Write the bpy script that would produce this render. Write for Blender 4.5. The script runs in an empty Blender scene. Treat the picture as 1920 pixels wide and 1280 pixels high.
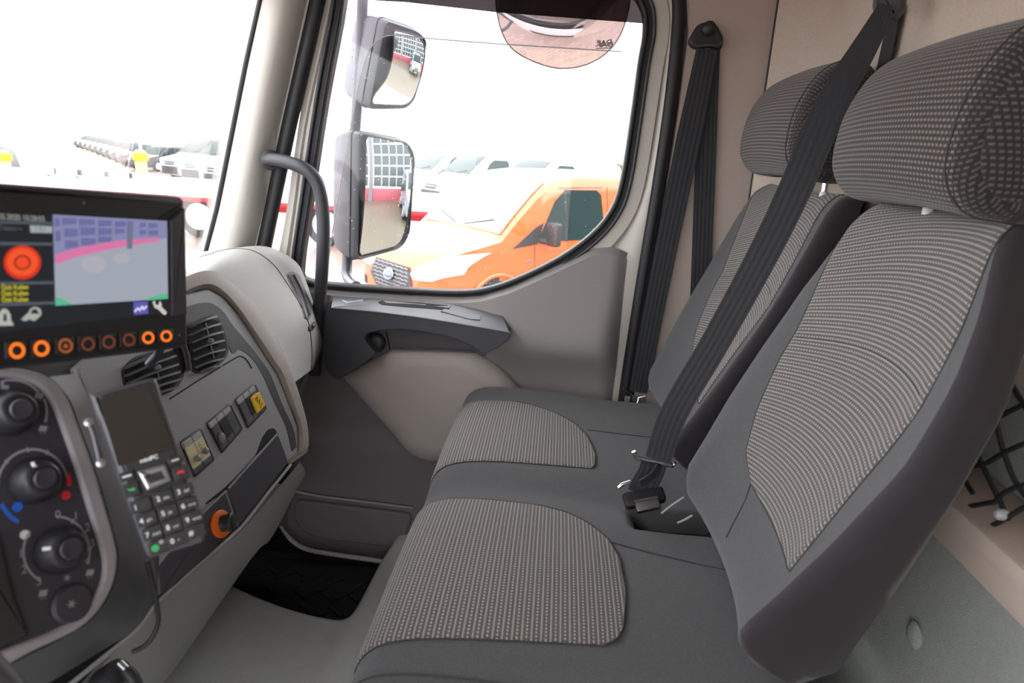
import bpy, bmesh, math, random
import numpy as np
from mathutils import Vector, Matrix

random.seed(7)
np.random.seed(7)
SC = bpy.context.scene
COL = SC.collection

# ------------------------------------------------------------------ camera
FPX = 1280.0
_y = np.array([96.0, -350.0, FPX]); _y /= np.linalg.norm(_y)
_h = np.array([1.0, 0.058, 0.0]); _h /= np.linalg.norm(_h)
_z = np.cross(_y, _h); _z /= np.linalg.norm(_z)
if _z[1] > 0: _z = -_z
_x = np.cross(_y, _z)
if _x[0] < 0: _x = -_x
CAM = np.array([0.0, 0.0, 1.25])
right = Vector((_x[0], _y[0], _z[0])); up = -Vector((_x[1], _y[1], _z[1])); back = -Vector((_x[2], _y[2], _z[2]))
cd = bpy.data.cameras.new('camera'); cam = bpy.data.objects.new('camera', cd); COL.objects.link(cam)
M = Matrix.Identity(4)
for i in range(3):
    M[i][0] = right[i]; M[i][1] = up[i]; M[i][2] = back[i]; M[i][3] = CAM[i]
cam.matrix_world = M
cd.sensor_width = 36.0; cd.lens = 24.0; cd.clip_start = 0.02; cd.clip_end = 500
cd.dof.use_dof = True; cd.dof.focus_distance = 1.45; cd.dof.aperture_fstop = 7.0
SC.camera = cam

# ------------------------------------------------------------------ sky and exposure
W = bpy.data.worlds.new('overcast_sky'); SC.world = W
W.use_nodes = True
bg = W.node_tree.nodes['Background']
bg.inputs[0].default_value = (0.96, 0.98, 1.0, 1); bg.inputs[1].default_value = 1.0
SC.view_settings.view_transform = 'Standard'; SC.view_settings.look = 'None'
EXPO = 2.45
SC.view_settings.exposure = EXPO; SC.view_settings.gamma = 1.0; SC.view_settings.use_curve_mapping = False
EG = 2.0 ** EXPO
GZ = -1.07            # yard level below the cab floor

# ------------------------------------------------------------------ helpers
def V(p): return np.array(p, dtype=float)
def nz(v):
    v = V(v); return v / np.linalg.norm(v)
def ray(px, py):
    c = np.array([px - 960.0, py - 640.0, FPX]); return np.array([c @ _x, c @ _y, c @ _z])
def at(px, py, pl):
    """point where the sight line through a photo position meets a real surface plane"""
    P, n = pl; d = ray(px, py); return CAM + d * (((P - CAM) @ n) / (d @ n))
def YP(y): return (V((0, y, 0)), V((0, 1, 0)))
def XP(x): return (V((x, 0, 0)), V((1, 0, 0)))
def ZP(z): return (V((0, 0, z)), V((0, 0, 1)))
def ats(pts, pl): return [at(p[0], p[1], pl) for p in pts]
def atd(px, py, dist):
    d = ray(px, py); return CAM + d / np.linalg.norm(d) * dist
def lift(pl, h): return (pl[0] + nz(pl[1]) * h, pl[1])

def cr(pts, n=6, closed=False):
    """smooth curve through points"""
    P = [V(p) for p in pts]; out = []; m = len(P)
    rng = range(m if closed else m - 1)
    for i in rng:
        if closed: p0, p1, p2, p3 = P[(i - 1) % m], P[i], P[(i + 1) % m], P[(i + 2) % m]
        else: p0, p1, p2, p3 = P[max(i - 1, 0)], P[i], P[i + 1], P[min(i + 2, m - 1)]
        for k in range(n):
            t = k / n
            out.append(0.5 * ((2 * p1) + (-p0 + p2) * t + (2 * p0 - 5 * p1 + 4 * p2 - p3) * t * t + (-p0 + 3 * p1 - 3 * p2 + p3) * t ** 3))
    if not closed: out.append(P[-1])
    return out
def rp(pts, r=4, n=3):
    """polygon with rounded corners"""
    out = []; m = len(pts)
    for i in range(m):
        p = V(pts[i][:2]); a = V(pts[i - 1][:2]); b = V(pts[(i + 1) % m][:2])
        rr = pts[i][2] if len(pts[i]) > 2 else r
        la, lb = np.linalg.norm(a - p), np.linalg.norm(b - p)
        rr = min(rr, la * .45, lb * .45)
        if rr < .3: out.append(p); continue
        s = p + (a - p) / la * rr; e = p + (b - p) / lb * rr
        for k in range(n + 1):
            t = k / n; out.append((1 - t) ** 2 * s + 2 * t * (1 - t) * p + t * t * e)
    return out
def resamp(pts, n):
    P = [V(p) for p in pts]; L = [0]
    for a, b in zip(P, P[1:]): L.append(L[-1] + np.linalg.norm(b - a))
    out = []; j = 0
    for k in range(n):
        t = L[-1] * k / (n - 1)
        while j < len(P) - 2 and L[j + 1] < t: j += 1
        s = (t - L[j]) / max(L[j + 1] - L[j], 1e-9); out.append(P[j] + (P[j + 1] - P[j]) * min(max(s, 0), 1))
    return out
def interp(x, xs, ys): return float(np.interp(x, xs, ys))

def hang(o, parent):
    if parent is not None:
        o.parent = parent
        if 'loc' in parent: o.matrix_parent_inverse = Matrix.Translation(-Vector(parent['loc']))
def mk(name, verts, faces, mat, parent=None, smooth=40, uv=None, mi=None):
    me = bpy.data.meshes.new(name)
    me.from_pydata([tuple(map(float, v)) for v in verts], [], [tuple(f) for f in faces])
    mats = mat if isinstance(mat, (list, tuple)) else [mat]
    for m in mats: me.materials.append(m)
    if mi is not None: me.polygons.foreach_set('material_index', mi)
    if uv is not None:
        l = me.uv_layers.new(name='UVMap')
        for lp in me.loops: l.data[lp.index].uv = uv[lp.vertex_index]
    bm = bmesh.new(); bm.from_mesh(me)
    bmesh.ops.recalc_face_normals(bm, faces=bm.faces[:])
    bm.to_mesh(me); bm.free()
    if smooth:
        me.polygons.foreach_set('use_smooth', [True] * len(me.polygons))
        me.set_sharp_from_angle(angle=math.radians(smooth))
    me.update()
    o = bpy.data.objects.new(name, me); COL.objects.link(o); hang(o, parent)
    return o
def tag(o, label, cat, group=None):
    o['label'] = label; o['category'] = cat
    if group: o['group'] = group
    return o
def thing(name, label, cat, loc=(0, 0, 0), group=None):
    o = bpy.data.objects.new(name, None); COL.objects.link(o)
    o.location = Vector(tuple(map(float, loc))); o.empty_display_size = .05
    o['loc'] = tuple(map(float, loc)); tag(o, label, cat, group); return o
def struct(o, label=None):
    o['kind'] = 'structure'
    if label: o['label'] = label
    return o
def inset2(P, n, b):
    """inset a planar polygon (3-D points) by b"""
    m = len(P); out = []
    for i in range(m):
        e1 = P[i] - P[i - 1]; e2 = P[(i + 1) % m] - P[i]
        l1, l2 = np.linalg.norm(e1), np.linalg.norm(e2)
        if l1 < 1e-9: e1 = e2
        if l2 < 1e-9: e2 = e1
        n1 = nz(np.cross(n, e1)); n2 = nz(np.cross(n, e2)); v = n1 + n2; q = v @ v
        out.append(P[i] + (v * (2 / q) if q > .5 else n1) * b)
    return out
def area_sign(P, n):
    s = V((0, 0, 0)); 
    for i in range(len(P)): s += np.cross(P[i - 1], P[i])
    return s @ n
def prism(name, P, n, t, mat, parent=None, bevel=0.0, seg=3, smooth=40, pillow=0.0):
    """plate with outline P, facing n, thickness t behind P, rounded front edge"""
    P = [V(p) for p in P]; n = nz(n)
    if area_sign(P, n) < 0: P = P[::-1]
    m = len(P); verts = []; faces = []
    if bevel > 0:
        for k in range(seg + 1):
            a = k / seg * math.pi / 2
            if pillow: cc = sum(P) / m; Q = [cc + (p - cc) * (1 - pillow * (1 - math.cos(a))) for p in P]
            else: Q = inset2(P, n, bevel * (1 - math.cos(a))) if k else P
            verts += [q - n * (bevel * (1 - math.sin(a))) for q in Q]
    else: verts += P
    rings = len(verts) // m
    for r in range(rings - 1):
        for i in range(m):
            j = (i + 1) % m; faces.append((r * m + i, r * m + j, (r + 1) * m + j, (r + 1) * m + i))
    faces.append(tuple((rings - 1) * m + i for i in range(m)))
    b0 = len(verts); verts += [p - n * t for p in P]
    for i in range(m):
        j = (i + 1) % m; faces.append((b0 + i, b0 + j, j, i))
    faces.append(tuple(b0 + i for i in reversed(range(m))))
    o = mk(name, verts, faces, mat, parent, smooth)
    o.data.polygons[(rings - 1) * m].use_smooth = False; o.data.polygons[len(faces) - 1].use_smooth = False
    return o
HSC = {}
def plate(name, px, pl, t, mat, parent=None, bevel=0.0, seg=3, h=0.0, r=4, smooth=40, pillow=0.0):
    """plate whose outline is read off the photo on a real plane, standing h proud of it"""
    n = nz(pl[1])
    if n @ (CAM - pl[0]) < 0: n = -n
    h *= HSC.get(id(pl), 1.0)
    P = ats(rp(px, r) if r else px, (pl[0] + n * h, n))
    return prism(name, P, n, t, mat, parent, bevel, seg, smooth, pillow)
def flats(name, polys, mat, parent=None, n=None, t=0.0):
    """thin flat print: several polygons in one mesh"""
    v = []; f = []
    for P in polys:
        b = len(v); v += [V(p) for p in P]; f.append(tuple(range(b, len(v))))
    return mk(name, v, f, mat, parent, 0)
def ring(name, outer, inner, t, mat, parent=None, smooth=40):
    """frame between two loops of equal count, thickness vector t"""
    m = len(outer); t = V(t)
    v = [V(p) for p in outer] + [V(p) for p in inner]; v += [p + t for p in v]
    f = []
    for i in range(m):
        j = (i + 1) % m
        f += [(i, j, m + j, m + i), (2 * m + i, 3 * m + i, 3 * m + j, 2 * m + j), (i, 2 * m + i, 2 * m + j, j), (m + i, m + j, 3 * m + j, 3 * m + i)]
    return mk(name, v, f, mat, parent, smooth)
def grid(name, G, mat, parent=None, uv=None, smooth=60, close=False, caps=False, mi=None):
    """surface over a list of rows of points"""
    R, C = len(G), len(G[0]); v = [p for row in G for p in row]; f = []
    for r in range(R - 1):
        for c in range(C if close else C - 1):
            d = (c + 1) % C; f.append((r * C + c, r * C + d, (r + 1) * C + d, (r + 1) * C + c))
    if caps:
        f.append(tuple(range(C))); f.append(tuple((R - 1) * C + i for i in reversed(range(C))))
    u = None if uv is None else [q for row in uv for q in row]
    return mk(name, v, f, mat, parent, smooth, u, mi)
def slab(name, G, t, mat, parent=None, uv=None, smooth=50):
    """grid surface given thickness vector t (a closed shell)"""
    R, C = len(G), len(G[0]); t = V(t); N = R * C
    v = [V(p) for row in G for p in row]; v += [p + t for p in v]; f = []
    for r in range(R - 1):
        for c in range(C - 1):
            a, b, d, e = r * C + c, r * C + c + 1, (r + 1) * C + c + 1, (r + 1) * C + c
            f += [(a, b, d, e), (N + e, N + d, N + b, N + a)]
    bd = [c for c in range(C)] + [r * C + C - 1 for r in range(1, R)] + [(R - 1) * C + c for c in range(C - 2, -1, -1)] + [r * C for r in range(R - 2, 0, -1)]
    for i in range(len(bd)):
        a, b = bd[i], bd[(i + 1) % len(bd)]; f.append((b, a, N + a, N + b))
    u = None if uv is None else [q for row in uv for q in row] * 2
    return mk(name, v, f, mat, parent, smooth, u)
def tube(name, path, r, mat, parent=None, seg=10, smooth=60, closed=False):
    P = [V(p) for p in path]; m = len(P); v = []; f = []
    T = [nz((P[(i + 1) % m] if closed else P[min(i + 1, m - 1)]) - (P[i - 1] if closed else P[max(i - 1, 0)])) for i in range(m)]
    a = V((0, 0, 1)) if abs(T[0][2]) < .9 else V((1, 0, 0)); u = nz(np.cross(T[0], a))
    for i in range(m):
        u = nz(u - T[i] * (u @ T[i])); w = np.cross(T[i], u); rr = r[i] if isinstance(r, (list, tuple)) else r
        for k in range(seg):
            an = 2 * math.pi * k / seg; v.append(P[i] + (u * math.cos(an) + w * math.sin(an)) * rr)
    for i in range(m if closed else m - 1):
        for k in range(seg):
            l = (k + 1) % seg; j = (i + 1) % m; f.append((i * seg + k, i * seg + l, j * seg + l, j * seg + k))
    if not closed: f += [tuple(range(seg)), tuple((m - 1) * seg + k for k in reversed(range(seg)))]
    return mk(name, v, f, mat, parent, smooth)
def strap(name, path, wdirs, w, t, mat, parent=None, ns=4):
    """flat webbing: path of centres, width directions"""
    P = [V(p) for p in path]; m = len(P); G = []; U = []; s = 0
    for i in range(m):
        T = nz(P[min(i + 1, m - 1)] - P[max(i - 1, 0)]); wd = V(wdirs[i] if len(wdirs) > 1 else wdirs[0]); wd = nz(wd - T * (wd @ T)); nn = np.cross(T, wd)
        ww = w[i] if isinstance(w, (list, tuple)) else w
        if i: s += np.linalg.norm(P[i] - P[i - 1])
        row = []; uu = []
        for k in range(ns + 1):
            x = (k / ns - .5); row.append(P[i] + wd * (x * ww) + nn * (t / 2)); uu.append((x, s))
        for k in range(ns, -1, -1):
            x = (k / ns - .5); row.append(P[i] + wd * (x * ww) - nn * (t / 2)); uu.append((x, s))
        G.append(row); U.append(uu)
    return grid(name, G, mat, parent, U, 40, close=True, caps=True)
def frame_of(ax):
    ax = nz(ax); a = V((0, 0, 1)) if abs(ax[2]) < .9 else V((1, 0, 0)); u = nz(np.cross(a, ax)); return u, np.cross(ax, u), ax
def lathe(name, prof, o, ax, mat, parent=None, seg=24, smooth=40):
    u, w, ax = frame_of(ax); o = V(o); v = []; f = []
    for (r, h) in prof:
        for k in range(seg):
            an = 2 * math.pi * k / seg; v.append(o + ax * h + (u * math.cos(an) + w * math.sin(an)) * max(r, 1e-5))
    for i in range(len(prof) - 1):
        for k in range(seg):
            l = (k + 1) % seg; f.append((i * seg + k, i * seg + l, (i + 1) * seg + l, (i + 1) * seg + k))
    f += [tuple(range(seg)), tuple((len(prof) - 1) * seg + k for k in reversed(range(seg)))]
    return mk(name, v, f, mat, parent, smooth)
def box(name, lo, hi, mat, parent=None, bevel=0.0, rot=None, o=(0, 0, 0), seg=2):
    lo, hi = V(lo), V(hi); bm = bmesh.new(); bmesh.ops.create_cube(bm, size=1)
    for v in bm.verts: v.co = Vector(tuple((lo + hi) / 2 + V(v.co) * (hi - lo)))
    if bevel: bmesh.ops.bevel(bm, geom=bm.edges[:], offset=bevel, segments=seg, profile=.5, affect='EDGES', clamp_overlap=True)
    v = [V(x.co) for x in bm.verts]; bm.verts.index_update(); f = [tuple(q.index for q in x.verts) for x in bm.faces]; bm.free()
    if rot is not None: v = [V(o) + rot[0] * p[0] + rot[1] * p[1] + rot[2] * p[2] for p in v]
    return mk(name, v, f, mat, parent, 40)
from mathutils.bvhtree import BVHTree
def on_mesh(o):
    """sight line -> point on an existing surface, lifted h along its normal"""
    me = o.data; t = BVHTree.FromPolygons([v.co[:] for v in me.vertices], [p.vertices[:] for p in me.polygons])
    def f(px, py, h=0.0):
        d = nz(ray(px, py)); hit = t.ray_cast(Vector(CAM), Vector(d))
        if hit[0] is None: q = t.find_nearest(Vector(CAM + d * 2)); hit = q
        n = V(hit[1]); n = n if n @ d < 0 else -n
        return V(hit[0]) + n * h
    return f
def letters(name, s, o, ux, uy, size, mat, parent=None, mirror=False, align='LEFT', shear=0.0, bold=0.0):
    """real lettering on a surface: o = baseline start, ux / uy = reading and up directions"""
    cu = bpy.data.curves.new(name, 'FONT'); cu.body = s; cu.size = 1.0; cu.align_x = align; cu.shear = shear; cu.offset = bold; cu.resolution_u = 3
    ob = bpy.data.objects.new(name, cu); COL.objects.link(ob)
    me = bpy.data.meshes.new_from_object(ob); bpy.data.objects.remove(ob)
    ux, uy = nz(ux), nz(uy)
    v = [V(o) + ux * (p.co.x * size) + uy * (p.co.y * size) for p in me.vertices]; f = [tuple(p.vertices) for p in me.polygons]
    bpy.data.meshes.remove(me); bpy.data.curves.remove(cu)
    return mk(name, v, f, mat, parent, 0)
def disc(c, u, w, r, n=20, r2=None): 
    return [V(c) + u * (r * math.cos(2 * math.pi * k / n)) + w * ((r2 or r) * math.sin(2 * math.pi * k / n)) for k in range(n)]
def annulus(name, c, ax, r0, r1, a0, a1, mat, parent=None, n=24, up=None):
    ax = nz(ax); u = nz(V(up) - ax * (V(up) @ ax)); w = np.cross(u, ax); G = []
    for k in range(n + 1):
        a = math.radians(a0 + (a1 - a0) * k / n); d = u * math.cos(a) + w * math.sin(a); G.append([V(c) + d * r0, V(c) + d * r1])
    return grid(name, G, mat, parent, smooth=0)

# ------------------------------------------------------------------ materials
def lin(c):
    c = c / 255.0; return c / 12.92 if c <= .04045 else ((c + .055) / 1.055) ** 2.4
def rgb(c): return (lin(c[0]), lin(c[1]), lin(c[2]), 1)
def nmath(nt, op, a, b=None, c=None):
    n = nt.nodes.new('ShaderNodeMath'); n.operation = op
    for i, x in enumerate((a, b, c)):
        if x is None: continue
        if isinstance(x, (int, float)): n.inputs[i].default_value = x
        else: nt.links.new(x, n.inputs[i])
    return n.outputs[0]
def pm(name, c, rough=.5, metal=0.0, bump=None, var=0.0, vscale=8.0, spec=.5, coat=0.0, sheen=0.0, alpha=None):
    m = bpy.data.materials.new(name); m.use_nodes = True; nt = m.node_tree; b = nt.nodes['Principled BSDF']
    b.inputs['Base Color'].default_value = rgb(c); b.inputs['Roughness'].default_value = rough; b.inputs['Metallic'].default_value = metal
    b.inputs['Specular IOR Level'].default_value = spec; b.inputs['Coat Weight'].default_value = coat
    if sheen: b.inputs['Sheen Weight'].default_value = sheen
    tc = nt.nodes.new('ShaderNodeTexCoord')
    if bump:
        n = nt.nodes.new('ShaderNodeTexNoise'); n.inputs['Scale'].default_value = bump[0]; n.inputs['Detail'].default_value = 3
        nt.links.new(tc.outputs['Object'], n.inputs['Vector'])
        bp = nt.nodes.new('ShaderNodeBump'); bp.inputs['Strength'].default_value = bump[1]; bp.inputs['Distance'].default_value = .002
        nt.links.new(n.outputs['Fac'], bp.inputs['Height']); nt.links.new(bp.outputs[0], b.inputs['Normal'])
    if var:
        n = nt.nodes.new('ShaderNodeTexNoise'); n.inputs['Scale'].default_value = vscale; n.inputs['Detail'].default_value = 4
        nt.links.new(tc.outputs['Object'], n.inputs['Vector'])
        mx = nt.nodes.new('ShaderNodeMix'); mx.data_type = 'RGBA'; mx.blend_type = 'MIX'
        k0, k1 = 1 - var, 1 + var; q = rgb(c)
        mx.inputs[6].default_value = (q[0] * k0, q[1] * k0, q[2] * k0, 1); mx.inputs[7].default_value = (q[0] * k1, q[1] * k1, q[2] * k1, 1)
        nt.links.new(n.outputs['Fac'], mx.inputs[0]); nt.links.new(mx.outputs[2], b.inputs['Base Color'])
    return m
def em(name, c, k=1.0):
    m = bpy.data.materials.new(name); m.use_nodes = True; b = m.node_tree.nodes['Principled BSDF']
    b.inputs['Base Color'].default_value = (0.01, .01, .01, 1); b.inputs['Roughness'].default_value = .3
    b.inputs['Emission Color'].default_value = rgb(c); b.inputs['Emission Strength'].default_value = k / EG
    return m
def glassm(name, tint=(255, 255, 255), refl=.06, rough=.0, haze=0.0):
    m = bpy.data.materials.new(name); m.use_nodes = True; nt = m.node_tree; nt.nodes.clear()
    o = nt.nodes.new('ShaderNodeOutputMaterial'); mx = nt.nodes.new('ShaderNodeMixShader'); t = nt.nodes.new('ShaderNodeBsdfTransparent'); g = nt.nodes.new('ShaderNodeBsdfGlossy')
    t.inputs[0].default_value = rgb(tint); g.inputs['Roughness'].default_value = rough; g.inputs[0].default_value = (1, 1, 1, 1)
    lw = nt.nodes.new('ShaderNodeLayerWeight'); lw.inputs[0].default_value = .15
    f = nmath(nt, 'MULTIPLY_ADD', lw.outputs['Fresnel'], .40, refl * .25)
    nt.links.new(f, mx.inputs[0]); nt.links.new(t.outputs[0], mx.inputs[1]); nt.links.new(g.outputs[0], mx.inputs[2]); nt.links.new(mx.outputs[0], o.inputs[0])
    if haze:
        tr_ = nt.nodes.new('ShaderNodeBsdfTranslucent'); tr_.inputs[0].default_value = (.9, .88, .95, 1); m2 = nt.nodes.new('ShaderNodeMixShader'); m2.inputs[0].default_value = haze
        nt.links.new(mx.outputs[0], m2.inputs[1]); nt.links.new(tr_.outputs[0], m2.inputs[2]); nt.links.new(m2.outputs[0], o.inputs[0])
    return m
def seat_fabric(name, base, light, P=.0125, D=.0064, cord=True):
    """two-tone ribbed weave: rows of stitched cord, laid out in metres on the cloth's own UV"""
    m = bpy.data.materials.new(name); m.use_nodes = True; nt = m.node_tree; b = nt.nodes['Principled BSDF']
    uv = nt.nodes.new('ShaderNodeUVMap'); sp = nt.nodes.new('ShaderNodeSeparateXYZ'); nt.links.new(uv.outputs[0], sp.inputs[0])
    u, v = sp.outputs[0], sp.outputs[1]
    half = nmath(nt, 'DIVIDE', v, P / 2); idx = nmath(nt, 'FLOOR', half); fr = nmath(nt, 'FRACT', half)
    par = nmath(nt, 'MODULO', nmath(nt, 'ABSOLUTE', idx), 2.0)                        # 0: corded row, 1: stitched row
    d = nmath(nt, 'ABSOLUTE', nmath(nt, 'SUBTRACT', fr, .5))
    row = nmath(nt, 'SUBTRACT', 1.0, nmath(nt, 'SMOOTH_MIN', nmath(nt, 'MULTIPLY', d, 3.0), 1.0, .25))   # rounded ridge
    uu = nmath(nt, 'DIVIDE', u, D); sh = nmath(nt, 'ADD', uu, nmath(nt, 'MULTIPLY', idx, .25)); fu = nmath(nt, 'FRACT', sh)
    dash = nmath(nt, 'LESS_THAN', fu, .62)
    bead = nmath(nt, 'MULTIPLY_ADD', nmath(nt, 'SINE', nmath(nt, 'MULTIPLY', uu, 12.566)), .18, .72)
    if cord: pat = nmath(nt, 'ADD', nmath(nt, 'MULTIPLY', nmath(nt, 'SUBTRACT', 1.0, par), bead), nmath(nt, 'MULTIPLY', par, dash))
    else: pat = nmath(nt, 'MULTIPLY', dash, .9)
    k = nmath(nt, 'MULTIPLY', row, pat)
    cr_ = nt.nodes.new('ShaderNodeMix'); cr_.data_type = 'RGBA'; cr_.inputs[6].default_value = rgb(base); cr_.inputs[7].default_value = rgb(light)
    nt.links.new(nmath(nt, 'MINIMUM', nmath(nt, 'MULTIPLY', k, 1.25), 1.0), cr_.inputs[0]); nt.links.new(cr_.outputs[2], b.inputs['Base Color'])
    b.inputs['Roughness'].default_value = .9; b.inputs['Specular IOR Level'].default_value = .15; b.inputs['Sheen Weight'].default_value = .15
    bp = nt.nodes.new('ShaderNodeBump'); bp.inputs['Strength'].default_value = .6; bp.inputs['Distance'].default_value = .0015
    nt.links.new(k, bp.inputs['Height']); nt.links.new(bp.outputs[0], b.inputs['Normal'])
    return m
def web_mat(name, c):
    m = pm(name, c, .65, spec=.35); nt = m.node_tree; b = nt.nodes['Principled BSDF']
    uv = nt.nodes.new('ShaderNodeUVMap'); sp = nt.nodes.new('ShaderNodeSeparateXYZ'); nt.links.new(uv.outputs[0], sp.inputs[0])
    w = nmath(nt, 'SINE', nmath(nt, 'MULTIPLY', sp.outputs[0], 31.4)); h = nmath(nt, 'SINE', nmath(nt, 'MULTIPLY', nmath(nt, 'ADD', sp.outputs[1], nmath(nt, 'MULTIPLY', sp.outputs[0], .04)), 2500.0))
    bp = nt.nodes.new('ShaderNodeBump'); bp.inputs['Strength'].default_value = .35; bp.inputs['Distance'].default_value = .001
    nt.links.new(nmath(nt, 'ADD', w, nmath(nt, 'MULTIPLY', h, .3)), bp.inputs['Height']); nt.links.new(bp.outputs[0], b.inputs['Normal'])
    return m
def brick_mat(name):
    m = pm(name, (120, 95, 85), .35, spec=.6); nt = m.node_tree; b = nt.nodes['Principled BSDF']
    tc = nt.nodes.new('ShaderNodeTexCoord'); mp = nt.nodes.new('ShaderNodeMapping'); mp.inputs['Rotation'].default_value = (0, 0, .78)
    br = nt.nodes.new('ShaderNodeTexBrick'); br.inputs['Color1'].default_value = rgb((158, 132, 122)); br.inputs['Color2'].default_value = rgb((138, 116, 108)); br.inputs['Mortar'].default_value = rgb((108, 98, 92))
    br.inputs['Scale'].default_value = 1.0; br.inputs['Brick Width'].default_value = .21; br.inputs['Row Height'].default_value = .105; br.inputs['Mortar Size'].default_value = .006
    nt.links.new(tc.outputs['Object'], mp.inputs[0]); nt.links.new(mp.outputs[0], br.inputs[0]); nt.links.new(br.outputs['Color'], b.inputs['Base Color'])
    n = nt.nodes.new('ShaderNodeTexNoise'); n.inputs['Scale'].default_value = .35; nt.links.new(tc.outputs['Object'], n.inputs['Vector'])
    r = nmath(nt, 'MULTIPLY_ADD', n.outputs['Fac'], .5, .12); nt.links.new(r, b.inputs['Roughness'])
    return m

M_CREAM = pm('cream_painted_metal', (196, 191, 182), .4, bump=(60, .05))
M_PILLAR = pm('pale_beige_plastic', (198, 193, 186), .6, bump=(500, .25))
M_TAUPE = pm('taupe_plastic', (143, 138, 137), .6, bump=(600, .3))
M_TAUPE_W = pm('warm_taupe_trim', (184, 168, 158), .65, bump=(600, .25))
M_POCKET = pm('light_taupe_plastic', (166, 157, 151), .55, bump=(600, .25))
M_DOORLOW = pm('dark_taupe_plastic', (104, 97, 99), .6, bump=(600, .3))
M_CHAR = pm('charcoal_plastic', (62, 62, 68), .45, bump=(700, .2))
M_BLACK = pm('black_plastic', (38, 38, 41), .45, bump=(500, .12))
M_RUBBER = pm('black_rubber', (30, 30, 34), .55)
M_DARKIN = pm('dark_interior', (22, 22, 24), .8)
M_PAD = pm('pale_grey_soft_plastic', (158, 157, 152), .6, bump=(350, .35), var=.04)
M_ARC = pm('taupe_trim_plastic', (150, 140, 133), .5, bump=(500, .2))
M_FACE = pm('graphite_satin_plastic', (146, 148, 153), .40, spec=1.0, bump=(600, .12))
M_KNEE = pm('grey_green_plastic', (140, 141, 139), .55, bump=(400, .3), var=.05)
M_CONS = pm('console_dark_plastic', (52, 51, 60), .5, bump=(500, .08))
M_BAND = pm('console_band_plastic', (150, 144, 148), .5, bump=(500, .08))
M_KNOB = pm('knob_black_plastic', (40, 40, 46), .42)
M_KNOBTOP = pm('knob_cap_plastic', (56, 55, 62), .4)
M_PRINT = pm('pale_print', (150, 150, 158), .6)
M_WHITEP = pm('white_print', (225, 225, 228), .5)
M_BLUEP = pm('blue_print', (40, 100, 215), .5); M_REDP = pm('red_print', (215, 35, 45), .5); M_GREENP = pm('green_print', (60, 170, 100), .5)
M_CHROME = pm('chrome', (215, 215, 220), .15, 1.0)
M_STEEL = pm('brushed_steel', (170, 170, 175), .35, 1.0)
M_GREY = pm('mid_grey_plastic', (120, 120, 124), .45)
M_LIGHTEDGE = pm('rocker_top_painted_reflection', (168, 168, 172), .4)
M_VINYL = pm('grey_floor_vinyl', (192, 193, 191), .7, bump=(420, .6), var=.06, vscale=40)
M_MAT = pm('black_rubber_mat', (36, 36, 36), .4)
M_CLOTH = pm('charcoal_seat_cloth', (82, 82, 84), .95, bump=(700, .8), var=.30, vscale=330, spec=.1, sheen=.25)
M_PLUM = pm('plum_seat_side_cloth', (54, 50, 53), .95, bump=(120, .15), var=.08, vscale=30, spec=.05, sheen=.15)
M_SEAM = pm('seam_thread', (60, 58, 60), .9)
M_INS = seat_fabric('ribbed_seat_fabric', (88, 85, 84), (166, 158, 152))
M_INS_H = seat_fabric('ribbed_headrest_fabric', (60, 56, 55), (134, 127, 121), P=.013, D=.0068, cord=False)
M_INS_E = seat_fabric('headrest_shaded_end_fabric', (50, 47, 46), (96, 90, 86), P=.013, D=.0068, cord=False)  # same headrest cloth in darker tones, end-face shade put into the colour
M_WEB = web_mat('seat_belt_webbing', (45, 46, 50))
M_CARPETWALL = pm('back_wall_felt', (204, 190, 176), .95, bump=(500, .8), var=.16, vscale=260, spec=.05)
M_CARPETLOW = pm('grey_carpet', (158, 161, 154), .95, bump=(500, .7), var=.10, vscale=120, spec=.05)
M_GLASS = glassm('clear_glass'); M_ACRYL = glassm('hazy_acrylic', (250, 248, 252), .05, .15, .03)
M_FRIT = glassm('smoked_glass_band', (106, 100, 101), .06); M_WSG = pm('windscreen_painted_sky', (206, 216, 216), .08, spec=1.0)  # windscreen glass is coloured pale to paint in the sky's reflection
M_MIRROR = pm('mirror_silver', (238, 238, 240), .02, 1.0)
M_HOUSE = pm('mirror_housing_plastic', (62, 64, 70), .4)
M_ORANGE = pm('orange_paint', (222, 98, 46), .3, coat=.6); M_WHITE = pm('white_paint', (232, 233, 235), .35, coat=.4)
M_DKPAINT = pm('dark_grey_paint', (52, 54, 60), .3, coat=.5); M_SILVER = pm('silver_blue_paint', (150, 160, 172), .3, coat=.4)
M_VGLASS = pm('dark_vehicle_glass', (34, 52, 52), .12, spec=.25); M_TYRE = pm('tyre_rubber', (40, 40, 42), .8); M_RIM = pm('wheel_rim', (205, 205, 208), .35)
M_LAMP = pm('headlamp_lens', (215, 220, 226), .1, spec=.9); M_REDL = pm('red_lamp', (190, 30, 35), .25); M_RED = pm('red_paint', (196, 34, 44), .4)
M_YEL = pm('yellow_paint', (238, 205, 40), .5); M_YELTAG = pm('yellow_tag', (232, 190, 20), .5); M_PALEYEL = pm('pale_yellow_paint', (236, 226, 150), .6)
M_KRAFT = pm('cream_tape', (214, 206, 168), .7); M_ORPL = pm('orange_plastic', (225, 105, 25), .35)
M_BRICK = brick_mat('wet_paving_bricks'); M_GRASS = pm('meadow_grass', (176, 176, 140), .9, var=.15, vscale=.3)
M_LEAF = pm('hedge_leaves', (96, 104, 60), .9, var=.3, vscale=20)
M_FIELDCON = pm('wet_yard_concrete', (112, 104, 90), .3, var=.12, vscale=.5)
# ================================================================== the cab shell
YD = 1.81
floor = struct(box('floor', (-1.15, -.45, -.04), (.60, 1.86, 0), M_DARKIN))
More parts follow.
